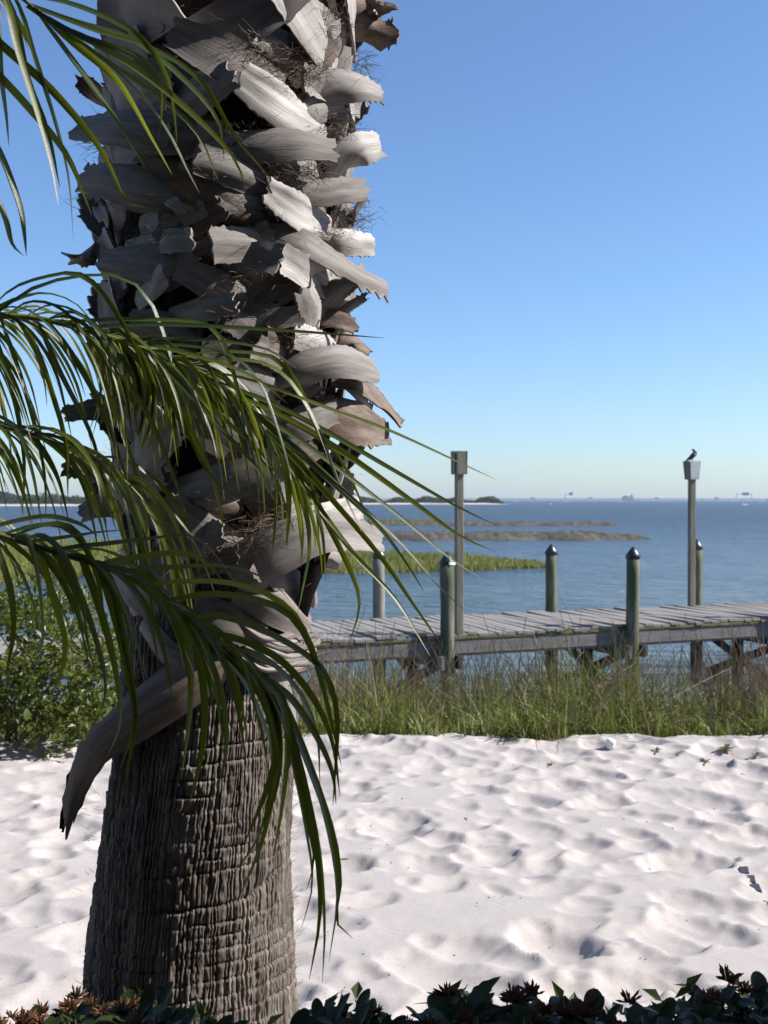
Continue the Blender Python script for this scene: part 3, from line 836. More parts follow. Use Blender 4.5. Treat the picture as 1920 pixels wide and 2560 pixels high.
HINT = Vector((0.45, -.9, .25)).normalized()
bcount = [0]
def boot(px, wpx, offs=(.012, .06, .10), face=.0, m='boot', teeth=.004, arc=None, flute=0.0, hint=HINT, th_=.017, rag=.006):
    bcount[0] += 1
    if arc is None: arc = random.uniform(.06, .22)
    n = len(px)
    P3, N3 = [], []
    for i, (x, y) in enumerate(px):
        t = i / (n - 1)
        p, nr = on_trunk(x, y, interp(t, list(offs)))
        P3.append(p); N3.append((nr * (1 - face * t) + hint * face * t).normalized())
    ns = 24
    pts = spline(P3, ns)
    nn = [interp(i / (ns - 1), N3).normalized() for i in range(ns)]
    ww = [interp(i / (ns - 1), [w_ * 1.03 * AY * .93 / FPX for w_ in wpx]) for i in range(ns)]
    v, f, uv = strip([W2P(p) for p in pts], nn, ww, th_, arc, teeth, rag, bcount[0] * 17, flute)
    me = mesh('leaf_base', v, f, M[m], True, uv)
    return add('leaf_base', me, palm)

S = .7   # turn of side stubs towards the viewer
#BOOTS
boot([(380, 110), (335, 10), (300, -110)], [250, 230, 150])
boot([(480, 120), (590, 55), (690, -5), (760, -60)], [140, 130, 110, 100])
boot([(700, 240), (570, 150), (422, 78)], [110, 118, 66], (.02, .07, .12))
boot([(330, 300), (315, 190), (290, 90)], [190, 175, 150], (.0, .03, .06))
boot([(390, 290), (480, 237), (578, 182)], [95, 90, 64], (.01, .06, .10), arc=.25)
boot([(815, 335), (715, 268), (605, 192)], [120, 112, 78], (.02, .075, .11), flute=.05, m='boot_pale_sunlit')
boot([(858, 195), (800, 110), (745, 20), (700, -60)], [62, 92, 105, 110], (.02, .06, .08), m='boot_pale_sunlit')
boot([(885, 140), (882, 60), (870, -40)], [48, 62, 70], (.02, .05, .06), m='boot_pale_sunlit')
boot([(880, 105), (935, 82), (990, 74)], [80, 92, 66], (.02, .08, .14), S, 'boot_brown', .012)
boot([(870, -15), (925, 8), (968, 2)], [70, 66, 54], (.02, .08, .14), S, 'boot_brown', .010)
boot([(770, 250), (850, 212), (910, 212), (958, 232)], [60, 92, 72, 44], (.02, .08, .12, .15), .5, 'boot', .006, arc=.3)
boot([(890, 335), (884, 295), (870, 245)], [16, 30, 46], (.02, .04, .05), m='boot_pale_sunlit')
boot([(270, 272), (230, 228), (196, 194)], [60, 52, 38], (.0, .05, .10), S, 'boot_brown', .006)
boot([(540, 325), (410, 330), (290, 314), (182, 318)], [80, 102, 82, 66], (.02, .06, .09, .13), S, 'boot', .010)
boot([(480, 385), (610, 368), (730, 358), (838, 374)], [60, 82, 74, 50], (.02, .06, .09, .12), .4)
boot([(835, 455), (868, 402), (905, 372), (955, 360)], [56, 84, 84, 58], (.02, .07, .11, .15), S * .8, m='boot_pale_sunlit')
boot([(720, 475), (610, 432), (488, 392)], [66, 86, 72], (.02, .06, .10), flute=.04)
boot([(450, 500), (345, 468), (260, 446), (198, 442)], [50, 112, 84, 64], (.01, .06, .10, .13), S, 'boot', .012)
boot([(345, 568), (425, 535), (505, 505)], [56, 80, 66], (.0, .04, .06))
boot([(655, 552), (550, 495), (430, 435)], [66, 98, 74], (.03, .06, .09), 0, 'boot_brown')
boot([(690, 440), (785, 478), (860, 474), (918, 474)], [44, 70, 62, 58], (.02, .06, .10, .14), S)
boot([(828, 572), (748, 528), (672, 478)], [62, 92, 60], (.03, .07, .10), flute=.05, m='boot_pale_sunlit')
boot([(880, 568), (895, 533), (912, 498)], [40, 36, 24], (.02, .07, .10), .4)
boot([(275, 588), (262, 552), (242, 516)], [52, 48, 34], (.0, .03, .05), .3)
boot([(310, 628), (400, 603), (480, 600)], [54, 56, 54], (.01, .05, .08))
boot([(735, 650), (640, 612), (528, 612)], [56, 78, 84], (.02, .06, .11), arc=.3)
boot([(265, 618), (228, 628), (194, 634)], [60, 56, 48], (.0, .06, .12), S, 'boot', .014)
boot([(500, 640), (385, 652), (248, 648)], [56, 88, 52], (.02, .06, .10), .4)
boot([(370, 698), (300, 668)], [44, 36], (.01, .05))
boot([(335, 752), (378, 718), (408, 686)], [52, 54, 54], (.02, .06, .09))
boot([(540, 655), (640, 640), (698, 650)], [50, 66, 72], (.02, .07, .11), .3)
boot([(825, 728), (765, 684), (703, 645)], [56, 78, 72], (.03, .07, .10), m='boot_pale_sunlit')
boot([(620, 590), (750, 600), (835, 648), (900, 688), (972, 722)], [66, 74, 54, 46, 40], (.03, .08, .10, .13, .17), .6, 'boot', .013)
boot([(810, 600), (870, 602), (938, 610)], [62, 66, 54], (.02, .07, .12), S, 'boot_pale_sunlit', .006)
boot([(865, 704), (822, 682), (775, 646)], [56, 66, 60], (.03, .05, .07), m='boot_pale_sunlit')
boot([(795, 768), (848, 728), (896, 698)], [70, 62, 34], (.03, .07, .10), .3)
boot([(850, 795), (885, 762), (918, 740)], [26, 26, 16], (.05, .09, .12), .5)
boot([(792, 838), (786, 782), (764, 722)], [58, 68, 62], (.04, .08, .11), m='boot_pale_sunlit')
boot([(650, 768), (545, 718), (446, 668)], [66, 84, 56], (.02, .05, .08))
boot([(420, 795), (510, 772), (588, 756)], [50, 60, 46], (.02, .06, .09))
boot([(805, 788), (850, 800), (890, 818)], [50, 46, 36], (.02, .07, .11), .5, 'boot_brown', .008)
boot([(590, 815), (680, 798), (752, 788)], [46, 54, 46], (.02, .05, .08))
boot([(870, 885), (800, 858), (742, 836)], [54, 74, 66], (.03, .06, .08), m='boot_pale_sunlit')
boot([(850, 885), (885, 862), (925, 885)], [60, 60, 30], (.03, .08, .12), .5, 'boot_brown')
boot([(665, 962), (765, 918), (860, 902), (945, 930)], [66, 78, 80, 52], (.03, .09, .13, .16), .5)
boot([(830, 945), (900, 958), (952, 1002), (1003, 1056)], [44, 56, 48, 22], (.04, .11, .14, .18), .6, 'boot_brown', .006)
boot([(858, 948), (900, 985), (933, 1026)], [18, 24, 14], (.05, .10, .13), .8, 'boot_pale_sunlit', .008)
boot([(785, 1025), (875, 1050), (975, 1086)], [86, 116, 54], (.02, .09, .15), S, 'boot_brown', .010)
boot([(745, 992), (800, 968)], [34, 16], (.05, .08))
boot([(705, 992), (640, 955), (580, 928)], [56, 66, 56], (.03, .06, .09))
boot([(735, 918), (690, 892), (640, 866)], [56, 64, 56], (.03, .06, .08))
boot([(335, 965), (285, 905), (235, 842)], [92, 90, 66], (.0, .04, .09), .3)
boot([(500, 850), (410, 820), (320, 800)], [66, 76, 56], (.02, .05, .08))
boot([(345, 1035), (250, 1022), (160, 1035)], [80, 60, 34], (.02, .09, .2), S, 'boot_brown')
boot([(290, 1215), (365, 1125), (425, 1055)], [100, 122, 96], (.02, .06, .09))
boot([(635, 1138), (545, 1085), (452, 1025)], [86, 98, 80], (.02, .06, .10))
boot([(310, 1192), (225, 1172), (160, 1165)], [60, 56, 46], (.0, .07, .13), S, 'boot', .010)
boot([(420, 1252), (560, 1208), (712, 1160)], [96, 98, 72], (.03, .07, .11), arc=.25)
boot([(758, 1330), (735, 1252), (700, 1186)], [46, 54, 48], (.02, .05, .08), m='boot_pale_sunlit')
boot([(740, 1310), (830, 1288), (905, 1268)], [66, 72, 60], (.02, .07, .12), .5, m='boot_pale_sunlit')
boot([(580, 1450), (690, 1378), (820, 1330), (958, 1352)], [130, 122, 86, 56], (.02, .07, .12, .17), .5, 'boot', .006)
boot([(310, 1272), (248, 1262), (198, 1284)], [66, 64, 46], (.0, .07, .12), .35)
boot([(600, 1392), (490, 1335), (395, 1268)], [100, 114, 90], (.02, .05, .08))
boot([(340, 1540), (322, 1460), (312, 1380)], [70, 66, 50], (.0, .02, .04))
boot([(480, 1480), (420, 1440), (350, 1400)], [90, 86, 60], (.01, .05, .08))
boot([(762, 1580), (788, 1490), (806, 1385)], [30, 80, 100], (.02, .07, .11), .5, 'hollow_shade')  # dark sheet painted as the shade under the big leaf base
boot([(600, 1462), (690, 1505), (776, 1572)], [100, 112, 66], (.03, .05, .05), flute=.04)
boot([(480, 1520), (580, 1560), (660, 1590)], [90, 90, 66], (.02, .03, .03))
boot([(640, 1590), (520, 1668), (400, 1745), (300, 1815), (225, 1880), (188, 1960), (165, 2072)], [90, 124, 130, 112, 84, 68, 30], (.01, .03, .06, .09, .12, .13, .13), .55, 'boot_brown', .007, arc=.3, rag=.03, flute=.035)
boot([(420, 1720), (330, 1780), (262, 1832), (205, 1890), (175, 1965), (158, 2040)], [60, 66, 62, 52, 40, 16], (.03, .06, .085, .11, .12, .12), .5, 'hollow_shade', .008, arc=.1, rag=.02)  # dark strip painted as the shade of the concave fold
boot([(690, 1660), (732, 1780), (742, 1900)], [56, 54, 24], (.012, .02, .012))
boot([(350, 1560), (400, 1620), (470, 1660)], [70, 70, 40], (.01, .02, .02))
boot([(470, 960), (400, 930), (330, 900)], [80, 86, 66], (.01, .04, .07))
boot([(520, 1010), (440, 985), (370, 960)], [60, 70, 56], (.01, .05, .08))
boot([(700, 1080), (760, 1060), (840, 1030)], [76, 86, 56], (.02, .05, .08))
# older, shorter stubs packed underneath
for k in range(70):
    y = 20 + 1460 * ((k + random.random()) / 70); x = random.uniform(310, 830)
    a = random.choice((-1, 1)) * random.uniform(.25, .75); L_ = random.uniform(55, 95)
    dx = math.cos(a) * L_ * random.choice((-1, 1)); dy = -abs(math.sin(a)) * L_
    boot([(x - dx, y - dy), (x, y), (x + dx, y + dy)], [random.uniform(60, 85), random.uniform(60, 90), random.uniform(40, 60)], (.0, .03, .055), 0, random.choice(('boot', 'boot_brown', 'boot')), .006)
# clasping bases along both outlines of the trunk
for k in range(11):
    yl = 40 + k * 118 + random.uniform(-20, 20)
    boot([(300, yl + 95), (278, yl + 20), (262 + random.uniform(-6, 8), yl - 60)], [110, 92, 60], (.0, .022, .04), .15)
    yr = 70 + k * 112 + random.uniform(-20, 20)
    boot([(842, yr + 90), (862, yr + 15), (876 + random.uniform(-8, 8), yr - 55)], [110, 86, 54], (.0, .03, .05), .15)
# the far side of the trunk, out of view here
for k in range(34):
    a = random.uniform(R(15), R(165)); z = 1.58 + k * .06
    pts = []; nn = []
    tw = random.choice((-1, 1))
    for i in range(4):
        t = i / 3; aa = a + tw * .5 * t; r = core_r(z) + .015 + .10 * t
        zz_ = z + .16 * t
        pts.append(Vector((ax_x(zz_) + r * math.cos(aa), AY + r * math.sin(aa), zz_))); nn.append(Vector((math.cos(aa), math.sin(aa), 0)))
    sp = spline(pts, 24); n2 = [interp(i / 23, nn).normalized() for i in range(24)]
    v, f, uv = strip([W2P(p) for p in sp], n2, [interp(i / 23, [.10, .13, .09]) for i in range(24)], seed=900 + k, teeth=.008)
    add('leaf_base', mesh('leaf_base', v, f, M['boot'], True, uv), palm)

# loose fibres: matted patches, curling hairs at the edges and the swirl under the lowest bases
fv, ff = [], []
def hair(p, d, ln, curl, wdt, nseg=5):
    d = d.normalized(); b = len(fv)
    ax = Vector((random.gauss(0, 1), random.gauss(0, 1), random.gauss(0, 1))).normalized()
    side = d.cross(Vector((0, -1, .1)))
    side = side.normalized() if side.length > 1e-3 else Vector((1, 0, 0))
    q = p.copy()
    for i in range(nseg + 1):
        ww = wdt * (1 - .7 * i / nseg)
        fv.append(W2P(q - side * ww / 2)); fv.append(W2P(q + side * ww / 2))
        q = q + d * ln / nseg
        d = (d + ax.cross(d) * curl / nseg + Vector((0, 0, -.12)) / nseg).normalized()
    for i in range(nseg): ff.append((b + 2 * i, b + 2 * i + 1, b + 2 * i + 3, b + 2 * i + 2))
patches = [(690, 150, 70, 35, 260, .05), (760, 185, 60, 25, 300, .045), (640, 110, 50, 25, 120, .05), (840, 60, 40, 40, 120, .045), (900, 160, 25, 30, 80, .05),
           (730, 440, 60, 25, 140, .05), (850, 310, 40, 35, 130, .05), (880, 545, 40, 35, 190, .045), (770, 430, 60, 20, 120, .05), (470, 440, 80, 25, 90, .04),
           (820, 590, 40, 20, 70, .045), (740, 850, 60, 30, 150, .045), (680, 690, 50, 30, 100, .04), (250, 350, 30, 30, 60, .06), (240, 500, 30, 30, 60, .06),
           (690, 1310, 70, 40, 300, .06), (620, 1340, 60, 30, 160, .05), (820, 990, 30, 20, 60, .04), (560, 800, 60, 30, 90, .04), (380, 590, 80, 20, 90, .04),
           (860, 330, 30, 15, 60, .05), (900, 205, 30, 10, 50, .05), (620, 330, 70, 25, 90, .035), (600, 700, 80, 30, 90, .03)]
for (x, y, sx, sy, cnt, ln) in patches:
    for k in range(cnt):
        p, nr = on_trunk(x + random.gauss(0, sx * .6), y + random.gauss(0, sy * .6), random.uniform(.03, .085))
        hair(p, nr * .4 + Vector((random.gauss(0, 1), random.gauss(0, .5), random.gauss(-.1, .6))), ln * random.uniform(.4, 1.2), random.gauss(0, 1.5), random.uniform(.0008, .0018))
for k in range(300):
    x = random.uniform(250, 900); y = random.uniform(0, 1500)
    p, nr = on_trunk(x, y, random.uniform(.05, .10))
    hair(p, nr * .6 + Vector((random.gauss(0, 1), 0, random.gauss(0, .8))), random.uniform(.02, .07), random.gauss(0, 3), random.uniform(.0006, .0012))
for k in range(90):      # bristles on the lower trunk outline
    x = random.choice((random.uniform(200, 300), random.uniform(715, 745))); y = random.uniform(1950, 2480)
    p, nr = on_trunk(x, y, .0)
    hair(p, nr + Vector((0, 0, random.uniform(.2, 1.2))), random.uniform(.012, .04), random.gauss(0, 1), .0011)
for k in range(26):      # pale splinters
    p, nr = on_trunk(random.uniform(720, 800), random.uniform(1600, 1720), .03)
    hair(p, Vector((1, -.3, random.uniform(-.2, 1.0))), random.uniform(.03, .08), random.gauss(0, .6), .0016)
o = add('fibres', mesh('fibres', fv, ff, M['fibre']), palm); tag(o, kind='stuff')
# folded fibre sheets swirled round the neck
for k in range(22):
    y0 = 1545 + k * 5.2 + random.uniform(-4, 4); x0 = random.uniform(590, 640)
    pts, nn = [], []
    for i in range(6):
        t = i / 5
        p, nr = on_trunk(x0 + (175 - k * 1.2) * t, y0 + 46 * math.sin(math.pi * t * .9) * (1 - k / 40) + 8 * t + random.uniform(-4, 4), .022 + .018 * math.sin(math.pi * t) + .004 * (k % 3))
        pts.append(W2P(p)); nn.append(nr)
    sp = spline(pts, 20); n2 = [interp(i / 19, nn).normalized() for i in range(20)]
    v, f, uv = strip(sp, n2, [random.uniform(.008, .017)] * 20, .004, .4, 0, .004, 500 + k, ns=20, nu=5)
    add('fibre_fold', mesh('fibre_fold', v, f, M['boot' if k % 3 else 'boot_brown'], True, uv), palm)

# ------------------------------------------------------------------ date palm fronds reaching in from the left
dp = empty('date_palm', (-1.80, 2.38, 0)); tag(dp, 'glossy green feather palm fronds reaching in from the left', 'palm')
DPL = Vector((-1.80, 2.38, 0))
m_ = MB(); zs = [i * .1 for i in range(20)]
m_.tube([(0.01 * math.sin(z * 5), 0, z) for z in zs], [.10 + .012 * (i % 2) for i in range(20)], 14); m_.build('trunk', M['bark'], dp, True)
CROWN = Vector((-1.78, 2.37, 1.87))
lcount = [0]
def leaflet(pts, width, parent, face=None, m=None, n=16, fold=.35, thread=False):
    """pts in world space; V-folded blade"""
    lcount[0] += 1
    rr = random.Random(lcount[0] * 13)
    sp = spline(pts, n)
    yaw = rr.uniform(-.9, .9) if face is None else face
    nb = Vector((math.sin(yaw), -math.cos(yaw) * .75, .62)).normalized()
    tw = rr.uniform(-.5, .5)
    v, f, uv = [], [], []
    for i in range(n):
        t = i / (n - 1)
        tan = (sp[min(i + 1, n - 1)] - sp[max(i - 1, 0)]).normalized()
        nn = Matrix.Rotation(tw * t, 3, tan) @ nb
        nn = nn - tan * nn.dot(tan)
        nn = nn.normalized() if nn.length > .05 else tan.orthogonal().normalized()
        b = tan.cross(nn)
        w_ = width / 2 * min(1, .35 + t * 4.5) * (1 - t ** 2.6) ** .9 + .0004
        fo = fold * (1 - .5 * t)
        c = sp[i] - DPL
        v += [c - b * w_ + nn * w_ * fo, c, c + b * w_ + nn * w_ * fo]; uv += [(0, t * 4), (.5, t * 4), (1, t * 4)]
    for i in range(n - 1):
        for k in range(2): f.append((i * 3 + k, i * 3 + 3 + k, i * 3 + 4 + k, i * 3 + 1 + k))
    me = mesh('leaflet', v, f, m or M['leaf'], True, uv)
    return add('leaflet', me, parent)
def frond(pts, r0, r1):
    sp = spline(pts, 40)
    m_ = MB(); m_.tube([p - DPL for p in sp], [r0 + (r1 - r0) * i / 39 for i in range(40)], 8)
    return m_.build('frond', M['rachis'], dp, True), sp
def traced(fr, lst, Y0, width, dY=.0, m=None):
    for it in lst:
        px = it[0] if isinstance(it[0], list) else it
        k = len(px)
        dd = random.uniform(-.08, .05)
        mm = m
        if random.random() < .18 and m is None: mm = M['leaf_yellow']
        leaflet([P(x, y, Y0 + dY * i / (k - 1) + dd * (i / (k - 1)) ** .8) for i, (x, y) in enumerate(px)], width * random.uniform(.85, 1.1), fr, m=mm)
def hang(fr, sp, t0, t1, cnt, ln, width, sides=(-1, 1), mfun=None, drop=1.0):
    n = len(sp)
    for k in range(cnt):
        t = t0 + (t1 - t0) * (k + random.uniform(-.3, .3)) / cnt
        i = min(max(int(t * (n - 1)), 1), n - 2)
        p = sp[i].copy(); tan = (sp[i + 1] - sp[i - 1]).normalized()
        s_ = random.choice(sides)
        side = tan.cross(Vector((0, 0, 1))).normalized() * s_
        d_ = (tan * random.uniform(.5, .9) + side * random.uniform(.15, .45) + Vector((0, 0, random.uniform(-.25, .35)))).normalized()
        L_ = ln * random.uniform(.75, 1.15); pts = [p.copy()]
        g = random.uniform(.45, .75) * drop
        for j in range(6):
            p = p + d_ * L_ / 6; pts.append(p.copy())
            d_ = (d_ + Vector((random.gauss(0, .05), random.gauss(0, .04), -g))).normalized()
        leaflet(pts, width * random.uniform(.8, 1.1), fr, m=(mfun() if mfun else None))

ylw = lambda: M['leaf_yellow'] if random.random() < .45 else M['leaf']
# frond A, across the middle of the trunk
YA = 2.42
frA, spA = frond([CROWN + Vector((0, 0, .1)), P(-380, 840, 2.40), P(-150, 800, YA - .02), P(60, 792, YA), P(200, 822, YA), P(380, 880, YA), P(557, 962, YA), P(640, 1045, YA), P(700, 1120, YA), P(745, 1195, YA)], .012, .0025)
A = [
 [(200, 822), (400, 812), (700, 826), (960, 845)],
 [(-30, 800), (60, 735), (141, 702), (290, 690), (376, 757), (439, 929), (501, 1101), (552, 1285)],
 [(-40, 790), (30, 725), (110, 695), (196, 686), (262, 740), (330, 850), (372, 960)],
 [(-60, 800), (40, 750), (120, 735), (200, 770), (250, 860), (275, 980)],
 [(150, 805), (350, 800), (509, 811), (560, 862), (603, 1007), (630, 1120)],
 [(320, 860), (480, 868), (580, 892), (650, 960), (705, 1109), (742, 1250)],
 [(420, 895), (560, 880), (690, 898), (752, 976), (799, 1086), (862, 1164), (932, 1325)],
 [(470, 913), (600, 900), (700, 930), (780, 1040), (840, 1190), (905, 1330)],
 [(280, 848), (450, 880), (620, 935), (720, 1010)],
 [(300, 852), (500, 850), (660, 872), (740, 920)],
 [(500, 925), (640, 955), (810, 1018), (972, 1076), (1238, 1198)],
 [(545, 955), (680, 1010), (810, 1076), (972, 1169), (1140, 1265), (1236, 1311)],
 [(590, 985), (740, 1060), (879, 1145), (1041, 1261), (1150, 1340), (1237, 1378)],
 [(620, 1020), (740, 1095), (856, 1180), (1018, 1307), (1130, 1400), (1216, 1453)],
 [(640, 1045), (740, 1120), (833, 1203), (995, 1354), (1100, 1470), (1180, 1541)],
 [(660, 1070), (740, 1150), (810, 1226), (949, 1388), (1040, 1520), (1112, 1622)],
 [(600, 1000), (700, 1090), (800, 1180), (930, 1300), (1000, 1385), (1060, 1478)],
 [(690, 1110), (760, 1200), (830, 1330), (890, 1460), (897, 1530), (868, 1622)],
 [(720, 1160), (790, 1260), (880, 1380), (990, 1500), (1075, 1640)],
 [(735, 1185), (768, 1290), (775, 1370), (762, 1450), (742, 1545)],
 [(730, 1180), (745, 1260), (757, 1340), (752, 1420)],
 [(700, 1120), (718, 1200), (722, 1280), (716, 1370)],
 [(660, 1070), (690, 1180), (690, 1290), (678, 1400)],
 [(94, 804), (149, 929), (227, 1086), (266, 1230)],
 [(188, 819), (259, 960), (329, 1149), (368, 1305), (375, 1400)],
 [(120, 800), (190, 900), (250, 1010), (300, 1140), (330, 1260)],
 [(0, 795), (40, 910), (80, 1040), (110, 1180), (115, 1290)],
 [(-30, 800), (5, 900), (40, 1020), (60, 1160), (55, 1290)],
 [(40, 795), (90, 870), (130, 980), (165, 1110), (170, 1250)],
 [(230, 830), (300, 930), (370, 1040), (430, 1180), (470, 1300)],
 [(300, 855), (400, 960), (470, 1080), (520, 1180), (590, 1250)],
 [(380, 880), (480, 990), (560, 1080), (650, 1180), (700, 1280)],
 [(430, 900), (540, 1030), (640, 1120), (720, 1220)],
 [(340, 870), (430, 990), (500, 1120), (545, 1240), (560, 1330)],
 [(480, 920), (560, 1010), (640, 1130), (690, 1200), (735, 1330)],
 [(520, 945), (600, 1060), (640, 1180), (650, 1290)],
]
traced(frA, A, YA - .02, .0135, -.04)
for i_ in range(26):
    x = random.uniform(210, 430); y = np.interp(x, [200, 380, 557], [822, 880, 962])
    ln = random.uniform(150, 290); bx_ = random.uniform(-30, 45)
    leaflet([P(x, y, YA + .03), P(x + 25 + bx_ * .3, y + ln * .35, YA + .05), P(x + 22 + bx_ * .7, y + ln * .7, YA + .06), P(x + bx_, y + ln, YA + .06)], .011, frA, m=M['leaf_yellow'])
hang(frA, spA, .42, .80, 52, .38, .0095, mfun=ylw, drop=.9)
hang(frA, spA, .22, .48, 58, .41, .0105, mfun=ylw, drop=.9)
hang(frA, spA, .80, .99, 22, .30, .009, mfun=ylw, drop=.9)

# frond B, lower
YB = 2.20
frB, spB = frond([CROWN + Vector((.02, -.05, -.02)), P(-420, 1330, 2.24), P(-160, 1315, YB), P(0, 1338, YB), P(81, 1364, YB), P(179, 1393, YB), P(266, 1420, YB), P(347, 1458, YB), P(412, 1507, YB), P(461, 1550, YB), P(560, 1625, YB), P(640, 1690, YB)], .012, .003)
B = [
 [(120, 1376), (260, 1362), (400, 1345), (477, 1341), (540, 1390), (590, 1460)],
 [(239, 1412), (360, 1392), (450, 1383), (510, 1402), (560, 1455)],
 [(293, 1432), (420, 1420), (543, 1415), (624, 1431), (690, 1465), (730, 1512)],
 [(353, 1462), (470, 1455), (570, 1458), (678, 1491), (749, 1552), (787, 1640), (848, 1790)],
 [(407, 1504), (500, 1488), (597, 1492), (705, 1524), (765, 1590), (806, 1710), (854, 1917)],
 [(461, 1550), (540, 1540), (651, 1574), (760, 1634), (815, 1690), (843, 1800), (832, 2015)],
 [(500, 1580), (600, 1600), (700, 1650), (780, 1740), (830, 1850), (850, 1990)],
 [(560, 1620), (650, 1640), (740, 1720), (790, 1830), (800, 1960)],
 [(-20, 1335), (0, 1393), (27, 1480), (33, 1588), (11, 1702)],
 [(20, 1345), (60, 1340), (84, 1380), (104, 1490), (106, 1615), (70, 1713)],
 [(70, 1360), (98, 1385), (132, 1490), (163, 1605), (150, 1690), (120, 1745)],
 [(130, 1380), (165, 1410), (217, 1523), (260, 1670), (262, 1750), (240, 1800)],
 [(170, 1390), (205, 1400), (255, 1534), (293, 1690), (300, 1810), (268, 1892)],
 [(220, 1405), (245, 1420), (285, 1540), (322, 1700), (336, 1810), (300, 1925)],
 [(255, 1415), (275, 1440), (306, 1588), (336, 1751), (332, 1850), (312, 1960)],
 [(-60, 1330), (60, 1300), (130, 1292), (200, 1310), (245, 1340)],
 [(0, 1338), (90, 1316), (160, 1318), (215, 1370), (250, 1470), (262, 1590)],
 [(60, 1358), (160, 1345), (260, 1330), (340, 1325)],
 [(20, 1345), (130, 1310), (190, 1330), (230, 1400), (290, 1500), (310, 1600)],
 [(430, 1520), (462, 1580), (478, 1660), (474, 1800), (452, 1950)],
 [(455, 1545), (490, 1620), (510, 1740), (505, 1880), (470, 2020)],
 [(480, 1565), (530, 1660), (560, 1760), (565, 1880), (540, 1985)],
 [(500, 1580), (600, 1690), (650, 1790), (680, 1900), (650, 2080), (567, 2206)],
 [(520, 1595), (620, 1690), (672, 1780), (690, 1900), (660, 2090), (591, 2260)],
 [(540, 1610), (640, 1690), (700, 1750), (718, 1860), (705, 2010), (680, 2162)],
 [(560, 1625), (650, 1705), (690, 1790), (700, 1900), (680, 2010), (640, 2090)],
 [(580, 1640), (660, 1700), (712, 1760), (735, 1890), (770, 2060), (785, 2150), (767, 2222)],
 [(590, 1645), (670, 1715), (735, 1830), (800, 2000), (842, 2220), (822, 2406)],
 [(600, 1655), (690, 1740), (740, 1880), (785, 2080), (800, 2280), (773, 2450)],
 [(610, 1665), (690, 1760), (725, 1880), (765, 2080), (780, 2210), (752, 2325)],
 [(620, 1670), (700, 1750), (760, 1880), (830, 2080), (850, 2210), (840, 2300), (882, 2346)],
 [(630, 1680), (700, 1760), (745, 1890), (795, 2100), (812, 2300), (806, 2455)],
 [(620, 1675), (720, 1740), (790, 1840), (830, 1930), (840, 2010)],
 [(640, 1690), (680, 1780), (690, 1880), (660, 1990), (610, 2110)],
]
traced(frB, B, YB, .0155, -.03)
hang(frB, spB, .30, .75, 30, .35, .0105, drop=.8)
hang(frB, spB, .75, .97, 24, .33, .0105, drop=.8)

# frond D, shorter, behind B
YD = 2.36
frD, spD = frond([CROWN + Vector((.02, -.02, .03)), P(-420, 1080, 2.36), P(-160, 1040, YD), P(40, 1075, YD), P(200, 1130, YD), P(320, 1210, YD), P(400, 1310, YD)], .010, .0025)
hang(frD, spD, .30, .98, 64, .37, .0098, mfun=ylw, drop=.85)
# frond C, dropping in at the top left corner
YC = 2.28
frC, spC = frond([CROWN + Vector((0, -.05, .15)), P(-560, 500, 2.32), P(-380, 100, YC), P(-220, -60, YC), P(-60, -60, YC), P(60, 0, YC), P(130, 60, YC)], .012, .003)
C = [
 [(66, 8), (241, 78), (374, 120), (500, 199), (585, 337), (669, 437)],
 [(66, 16), (181, 84), (338, 139), (392, 199), (405, 270), (396, 352)],
 [(40, -12), (181, 12), (338, 84), (412, 180), (436, 280), (443, 370)],
 [(110, 44), (199, 120), (301, 210), (386, 356), (430, 436)],
 [(120, 52), (301, 145), (452, 259), (579, 386), (612, 466)],
 [(125, 55), (220, 120), (338, 223), (416, 325), (470, 430), (500, 485)],
 [(-60, 40), (0, 108), (133, 229), (253, 374), (315, 500), (364, 519)],
 [(80, 20), (200, 60), (330, 100), (450, 190), (545, 300), (560, 400)],
 [(0, -30), (20, 20), (45, 130), (95, 290), (130, 420), (146, 514)],
 [(30, -20), (60, 40), (95, 160), (139, 301), (172, 440), (184, 605)],
 [(10, -25), (40, 60), (70, 200), (120, 330), (150, 470)],
 [(-60, 130), (0, 193), (72, 271), (169, 392), (229, 536)],
 [(-50, 300), (0, 386), (48, 512), (60, 580), (66, 640)],
 [(-40, 440), (10, 540), (30, 610), (60, 640)],
 [(90, 30), (150, 110), (240, 230), (310, 330), (370, 430)],
 [(100, 40), (230, 130), (380, 230), (490, 330), (545, 450)],
 [(-40, -40), (-10, 60), (0, 180), (15, 290), (22, 365)],
]
traced(frC, C, YC, .0160, -.03)
hang(frC, spC, .25, .85, 34, .37, .0115, drop=.7)
# two more fronds of the same palm, arching away out of view
for (dx, dy) in ((-1.2, .5), (-.6, -1.1)):
    fr_, sp_ = frond([CROWN, CROWN + Vector((dx * .4, dy * .4, .45)), CROWN + Vector((dx * .9, dy * .9, .45)), CROWN + Vector((dx * 1.3, dy * 1.3, .05))], .012, .003)
    hang(fr_, sp_, .2, .98, 44, .42, .016, drop=.7)

